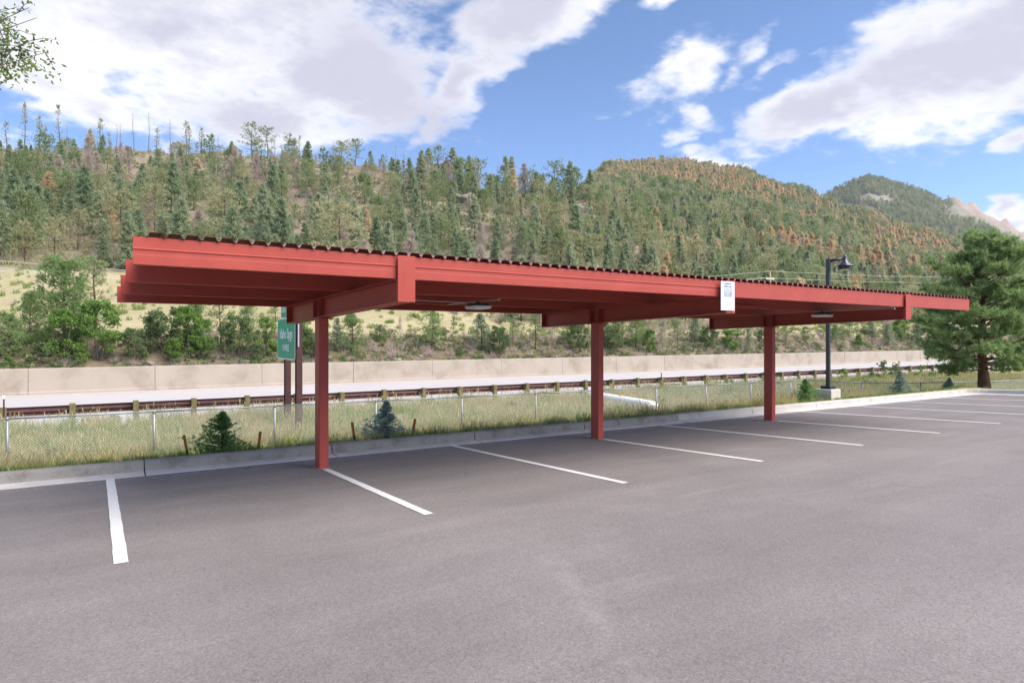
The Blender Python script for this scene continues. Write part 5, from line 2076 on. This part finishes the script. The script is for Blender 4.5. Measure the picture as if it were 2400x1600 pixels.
def big_pine(seed, h, r):
    rg_ = np.random.default_rng(seed)
    k = 12
    zz_ = np.linspace(-0.4, h * 0.98, k)
    fr = np.clip(zz_ / h, 0, 1)
    tx = 0.10 * np.sin(fr * 5)
    ty = 0.06 * np.cos(fr * 4)
    paths = [(np.stack([tx, ty, zz_], 1), np.array(0.19 * (1.03 - fr) ** 0.85 + 0.012) * (1 + 0.35 * np.exp(-fr * 18)))]
    C, A = [], []
    nb = 84
    for i in range(nb):
        q_ = 0.13 + 0.85 * ((i + rg_.uniform(0, 1)) / nb) ** 1.05
        az = i * 2.399963 + rg_.uniform(-0.35, 0.35)
        qq = (q_ - 0.13) / 0.87
        pf = np.interp(qq, [0, 0.12, 0.3, 0.5, 0.7, 0.85, 1.0], [0.78, 1.0, 0.98, 0.84, 0.60, 0.36, 0.10])
        ln = r * pf * rg_.uniform(0.62, 1.12)
        z0 = q_ * h
        bx, by = np.interp(z0, zz_, tx), np.interp(z0, zz_, ty)
        dx, dy = math.cos(az), math.sin(az)
        rise = np.interp(qq, [0, 0.25, 0.6, 1], [-0.06, 0.10, 0.38, 1.0]) + rg_.normal(0, 0.06)
        curl = 0.14
        sl = np.linspace(0, 1, 6)
        wob = rg_.normal(0, 0.035 * ln, (6, 3)) * sl[:, None]
        P = np.stack([bx + dx * ln * sl, by + dy * ln * sl, z0 + ln * (rise * sl + curl * sl ** 2)], 1) + wob
        paths.append((P, np.linspace(0.05, 0.012, 6) * (0.5 + ln / r * 0.6)))
        ns = 11 if ln > 1.2 else 7
        for j in range(ns):
            s = rg_.uniform(0.38, 1.0) ** 0.75
            p0 = np.array([np.interp(s, sl, P[:, c]) for c in range(3)])
            sa = az + rg_.choice([-1, 1]) * rg_.uniform(0.35, 1.25)
            sll = ln * rg_.uniform(0.14, 0.34) * (1.25 - 0.5 * s) + 0.10
            d_ = np.array([math.cos(sa), math.sin(sa), rise * 0.5 + rg_.uniform(0.05, 0.55)])
            p1 = p0 + d_ * sll
            paths.append((np.stack([p0, (p0 + p1) / 2 + np.array([0, 0, -0.02]), p1]), np.array([0.016, 0.011, 0.006])))
            for m_ in range(8):
                cpt = p1 + rg_.normal(0, 0.14, 3) * np.array([1, 1, 0.65]) - d_ * 0.03 * m_
                C.append(cpt)
                A.append(d_ * 0.5 + np.array([0, 0, 0.55]))
        for m_ in range(3):
            C.append(P[-1] + rg_.normal(0, 0.08, 3))
            A.append(np.array([dx * 0.6, dy * 0.6, 0.6]))
    C.append(np.array([tx[-1], ty[-1], h]))
    A.append(np.array([0, 0, 1.0]))
    V = blades(np.array(C), np.array(A), 20, 0.19, 0.013, 0.62, rg_, 0.02)
    return tubes_np(paths, 6), V


pt = at(2307, 900, 12.25)
pz = float(ground_z(pt.x, 12.25))
hp = (V0 - 543) / FPX * (pt.x * SY + 12.25 * CY) - pz - 0.35
bp = Proto('big_pine_form', big_pine(77, hp, 2.15), (M['bark'], M['near_pine']), 0)
bp.place('pine_tree', 'large full ponderosa style pine beside the right corner of the lot', 'tree', (pt.x, 12.25, pz), 2.2, 1.0)

# ------------------------------------------------------------------ planted spruces and their stakes
for j, (u, vt, Y, blue, wf, lab) in enumerate((
        (520, 966, 12.55, False, 1.05, 'small dark green planted spruce between two stakes left of the first column'),
        (904, 942, 12.55, True, 0.92, 'small blue green planted spruce right of the first column'),
        (1888, 890, 12.5, False, 1.0, 'small dark green planted spruce left of the lamp footing'),
        (2108, 870, 12.6, True, 0.75, 'small blue green planted spruce right of the lamp footing'),
        (2224, 887, 12.9, True, 0.85, 'tiny blue green planted spruce near the large pine'))):
    t = t_of(u)
    x = t * Y
    zg = float(ground_z(x, Y)) - 0.03
    H = (V0 - vt) / FPX * Y * df_of(t) - zg
    g_ = conifer(1200 + j, H, H * 0.66 * wf, 0.03, 120, 12, 8, 0.05, 0.0065, 0.5, 1.2, -0.16, 0.04, trunk=0.05, limb=0.005, jit_=0.06, rise_k=0.10)
    p = Proto('planted_spruce_form', g_, (M['bark'], M['bluespruce'] if blue else M['spruce']), j)
    p.place('planted_spruce', lab, 'tree', (x, Y, zg), j, 1.0, 'planted spruces along the kerb')

for j, (u0, v0_, u1, v1_, lab) in enumerate((
        (431, 1019, 441, 1072, 'leaning orange wooden stake left of the first dark spruce'), (610, 1011, 605, 1058, 'orange wooden stake right of the first dark spruce'),
        (825, 989, 832, 1038, 'leaning wooden stake left of the blue spruce at the first column'), (973, 981, 966, 1026, 'wooden stake right of the blue spruce at the first column'),
        (1857, 919, 1859, 952, 'wooden stake beside the spruce left of the lamp footing'))):
    Y = 12.30
    p1, p0 = at(u0, v0_, Y), at(u1, v1_, Y)
    d = (p1 - p0).normalized()
    p0 = p0 - d * 0.15
    pm = p0.lerp(p1, 0.52)
    o = thing('tree_stake', lab, 'stake', tuple(p0), 'tree stakes along the kerb')
    e1 = Vector((1, 0, 0))
    e2 = d.cross(e1).normalized()
    e1 = e2.cross(d).normalized()
    sq = [(-.021, -.021), (.021, -.021), (.021, .021), (-.021, .021)]
    MB().prism(sq, pm, p1, e1=e1, e2=e2).build('upper_stake', M['stake'], o)
    MB().prism([(a * .97, b * .97) for a, b in sq], p0, pm, e1=e1, e2=e2).build('wet_foot', M['stakedark'], o)

# ------------------------------------------------------------------ verge grass
tall = [clump_mesh('tall_grass_form', dict(seed=20 + k, n=46, h=0.40 + 0.06 * k, w=0.0065, spread=0.24, lean=0.6, seedhead=0.30), [M['blade'], M['seed']]) for k in range(4)]
short = [clump_mesh('short_grass_form', dict(seed=30 + k, n=60, h=0.20 + 0.03 * k, w=0.006, spread=0.20, lean=0.6, seedhead=0.1), [M['blade'], M['seed']]) for k in range(3)]
lush = [clump_mesh('green_grass_form', dict(seed=40 + k, n=60, h=0.20, w=0.007, spread=0.18, lean=0.6), [M['bladegreen'], M['seed']]) for k in range(2)]
weeds = [shrublet(50, M['leafdull'], 0.55, 0.40, 260, 0.07, 0.022), shrublet(51, M['leaf'], 0.45, 0.35, 240, 0.06, 0.02)]
straw = [clump_mesh('straw_grass_form', dict(seed=60 + k, n=52, h=0.34 + 0.08 * k, w=0.006, spread=0.24, lean=0.7, seedhead=0.3), [M['bladestraw'], M['seed']]) for k in range(3)]
gprotos = tall + short + lush + weeds + straw
n = 19000
ts = rg.uniform(-0.22, 3.1, n)
Ys = 11.42 + (27.0 - 11.42) * rg.uniform(0, 1, n) ** 0.9
xs_ = ts * Ys
pd = np.abs((xs_ - pa.x) * dirv.y - (Ys - pa.y) * dirv.x)
ok = (xs_ < 62) & ~((pd < 0.8) & (Ys > 19.6)) & ~((Ys > 11.4) & (Ys < 19.6) & (np.abs(ts - 0.87) < 0.10) & (rg.uniform(0, 1, n) < 0.3))
xs_, Ys, ts = xs_[ok], Ys[ok], ts[ok]
n = len(xs_)
pat = value_noise(xs_ / 3.0, Ys / 3.0, 61) * 0.6 + value_noise(xs_ / 1.1, Ys / 1.1, 62) * 0.4
frontf = Ys < 19.3
w_ = np.where(frontf, 4 + rg.integers(0, 3, n), rg.integers(0, 4, n))
w_ = np.where((pat > 0.60) & (rg.uniform(0, 1, n) < 0.55), 7 + rg.integers(0, 2, n), w_)
pat2 = value_noise(xs_ / 2.4, Ys / 4.0, 63) * 0.65 + value_noise(xs_ / 0.8, Ys / 0.8, 64) * 0.35
w_ = np.where((pat2 > 0.58) & (rg.uniform(0, 1, n) < 0.8), 11 + rg.integers(0, 3, n), w_)
edge_g = (Ys < 12.6) & (((xs_ > 1.0) & (xs_ < 2.6)) | (xs_ > 19))
w_ = np.where(edge_g & (rg.uniform(0, 1, n) < 0.85), 7 + rg.integers(0, 2, n), w_)
w_ = np.where((rg.uniform(0, 1, n) < 0.012) & (Ys > 19.8), 9 + rg.integers(0, 2, n), w_)
sc = rg.uniform(0.55, 1.2, n) * np.where(frontf, 0.75, 0.88)
sc = np.where(Ys < 11.8, sc * 0.55, sc)
sc = np.where((Ys > 24.5), sc * np.where(rg.uniform(0, 1, n) < 0.35, 1.25, 0.8), sc)
sc = np.where((xs_ > 18) & (Ys < 14), sc * 0.6, sc)
scatter('verge_grass', 'tall green and straw coloured grass on the verge', gprotos, np.stack([xs_, Ys, ground_z(xs_, Ys) - 0.01], 1), rg.uniform(0, 6.28, n), sc, w_, 'stuff')
for j, (u, v, Y, s_, kd, lab) in enumerate(((1982, 868, 23.0, 1.7, 1, 'green bush in the grass behind the lamp footing'), (2075, 866, 24.5, 1.9, 0, 'grey green weed clump before the guard rail'), (2165, 868, 24.0, 1.7, 1, 'green weed clump left of the large pine trunk'))):
    t = t_of(u)
    x = t * Y
    o = link('weed_clump', weeds[kd])
    o.location = (x, Y, float(ground_z(x, Y)))
    o.scale = (s_ * 1.6, s_ * 1.6, s_ * 1.5)
    tag(o, lab, 'bush')

# ------------------------------------------------------------------ tree overhanging the frame at the upper left


def overhang(seed):
    rg_ = np.random.default_rng(seed)
    base = np.array([-5.0, 13.0, float(ground_z(-5.0, 13.0)) - 0.2])
    paths = [(base + np.array([[0, 0, 0], [0.1, 0.0, 2.0], [0.05, -0.1, 4.0], [0.3, -0.15, 5.6], [0.3, -0.1, 7.2]]), np.array([0.22, 0.18, 0.14, 0.10, 0.05]))]
    C = []
    # limbs: target points seen at the frame corner, plus the rest of the crown
    ends = [at(80, 30, 11.6), at(95, 135, 11.8), at(40, 10, 12.4), at(15, 105, 12.2), at(50, 140, 12.0), at(-12, 190, 12.4), at(95, 45, 12.0), at(70, 95, 12.1), at(20, 60, 11.9), at(80, 125, 12.3), at(-60, 60, 12.6), at(-80, 160, 12.2)]
    ends = [np.array(e) for e in ends]
    for k_ in range(16):
        a = rg_.uniform(0, 6.283)
        ends.append(np.array([-5.0 + 2.6 * math.cos(a) * rg_.uniform(.5, 1), 13.0 + 2.6 * math.sin(a) * rg_.uniform(.5, 1), rg_.uniform(3.5, 7.0)]))
    for e in ends:
        s0 = base + np.array([0.1, -0.05, rg_.uniform(3.8, 5.6)])
        if e[2] > 5.2:
            s0[2] += 0.8
        sl = np.linspace(0, 1, 7)[:, None]
        P = s0 * (1 - sl) + e * sl + np.array([0, 0, 1.0]) * (0.55 * sl * (1 - sl)) + rg_.normal(0, 0.05, (7, 3)) * sl
        paths.append((P, np.linspace(0.03, 0.004, 7)))
        for j in range(15):
            s = 0.45 + 0.55 * rg_.uniform(0, 1) ** 0.7
            p0 = np.array([np.interp(s, sl[:, 0], P[:, c]) for c in range(3)])
            d = rg_.normal(0, 1, 3) * np.array([1, 1, 0.5]) + np.array([0.35, 0, -0.45])
            d /= np.linalg.norm(d)
            p1 = p0 + d * rg_.uniform(0.22, 0.55)
            paths.append((np.stack([p0, (p0 + p1) / 2 + np.array([0, 0, 0.03]), p1]), np.array([0.007, 0.005, 0.002])))
            m_ = int(rg_.integers(12, 28))
            f_ = rg_.uniform(0.1, 1.05, (m_, 1))
            C.append(p0 + (p1 - p0) * f_ + rg_.normal(0, 0.045, (m_, 3)))
    V = leaves(np.concatenate(C), 0.075, 0.017, rg_, 0.7)
    return base, paths, V


base, paths, V = overhang(5)
ot = thing('overhanging_tree', 'leafy tree reaching into the frame at the upper left', 'tree', tuple(base))
TV, TF = tubes_np(paths, 5)
link('trunk', np_mesh('overhang_trunk', TV, TF, M['stem'], smooth=True), ot)
link('crown', np_mesh('overhang_crown', V, np.arange(len(V)).reshape(-1, 4), M['willow']), ot)


# ------------------------------------------------------------------ thin mountain air between the lot and the far slopes
def haze_box():
    b = MB().box(-700, 3200, -420, 2600, -7.0, 460.0)
    m = bpy.data.materials.new('mountain_air')
    m.use_nodes = True
    m.node_tree.nodes.clear()
    T = NT(m.node_tree)
    out = T.new('ShaderNodeOutputMaterial')
    pv = T.new('ShaderNodeVolumePrincipled')
    pv.inputs['Color'].default_value = (0.86, 0.90, 1.0, 1)
    pv.inputs['Density'].default_value = 0.00010
    pv.inputs['Anisotropy'].default_value = 0.2
    T.l.new(pv.outputs[0], out.inputs['Volume'])
    o = b.build('haze', m)
    tag(o, 'thin bluish air over the valley', None, None, 'stuff')


haze_box()
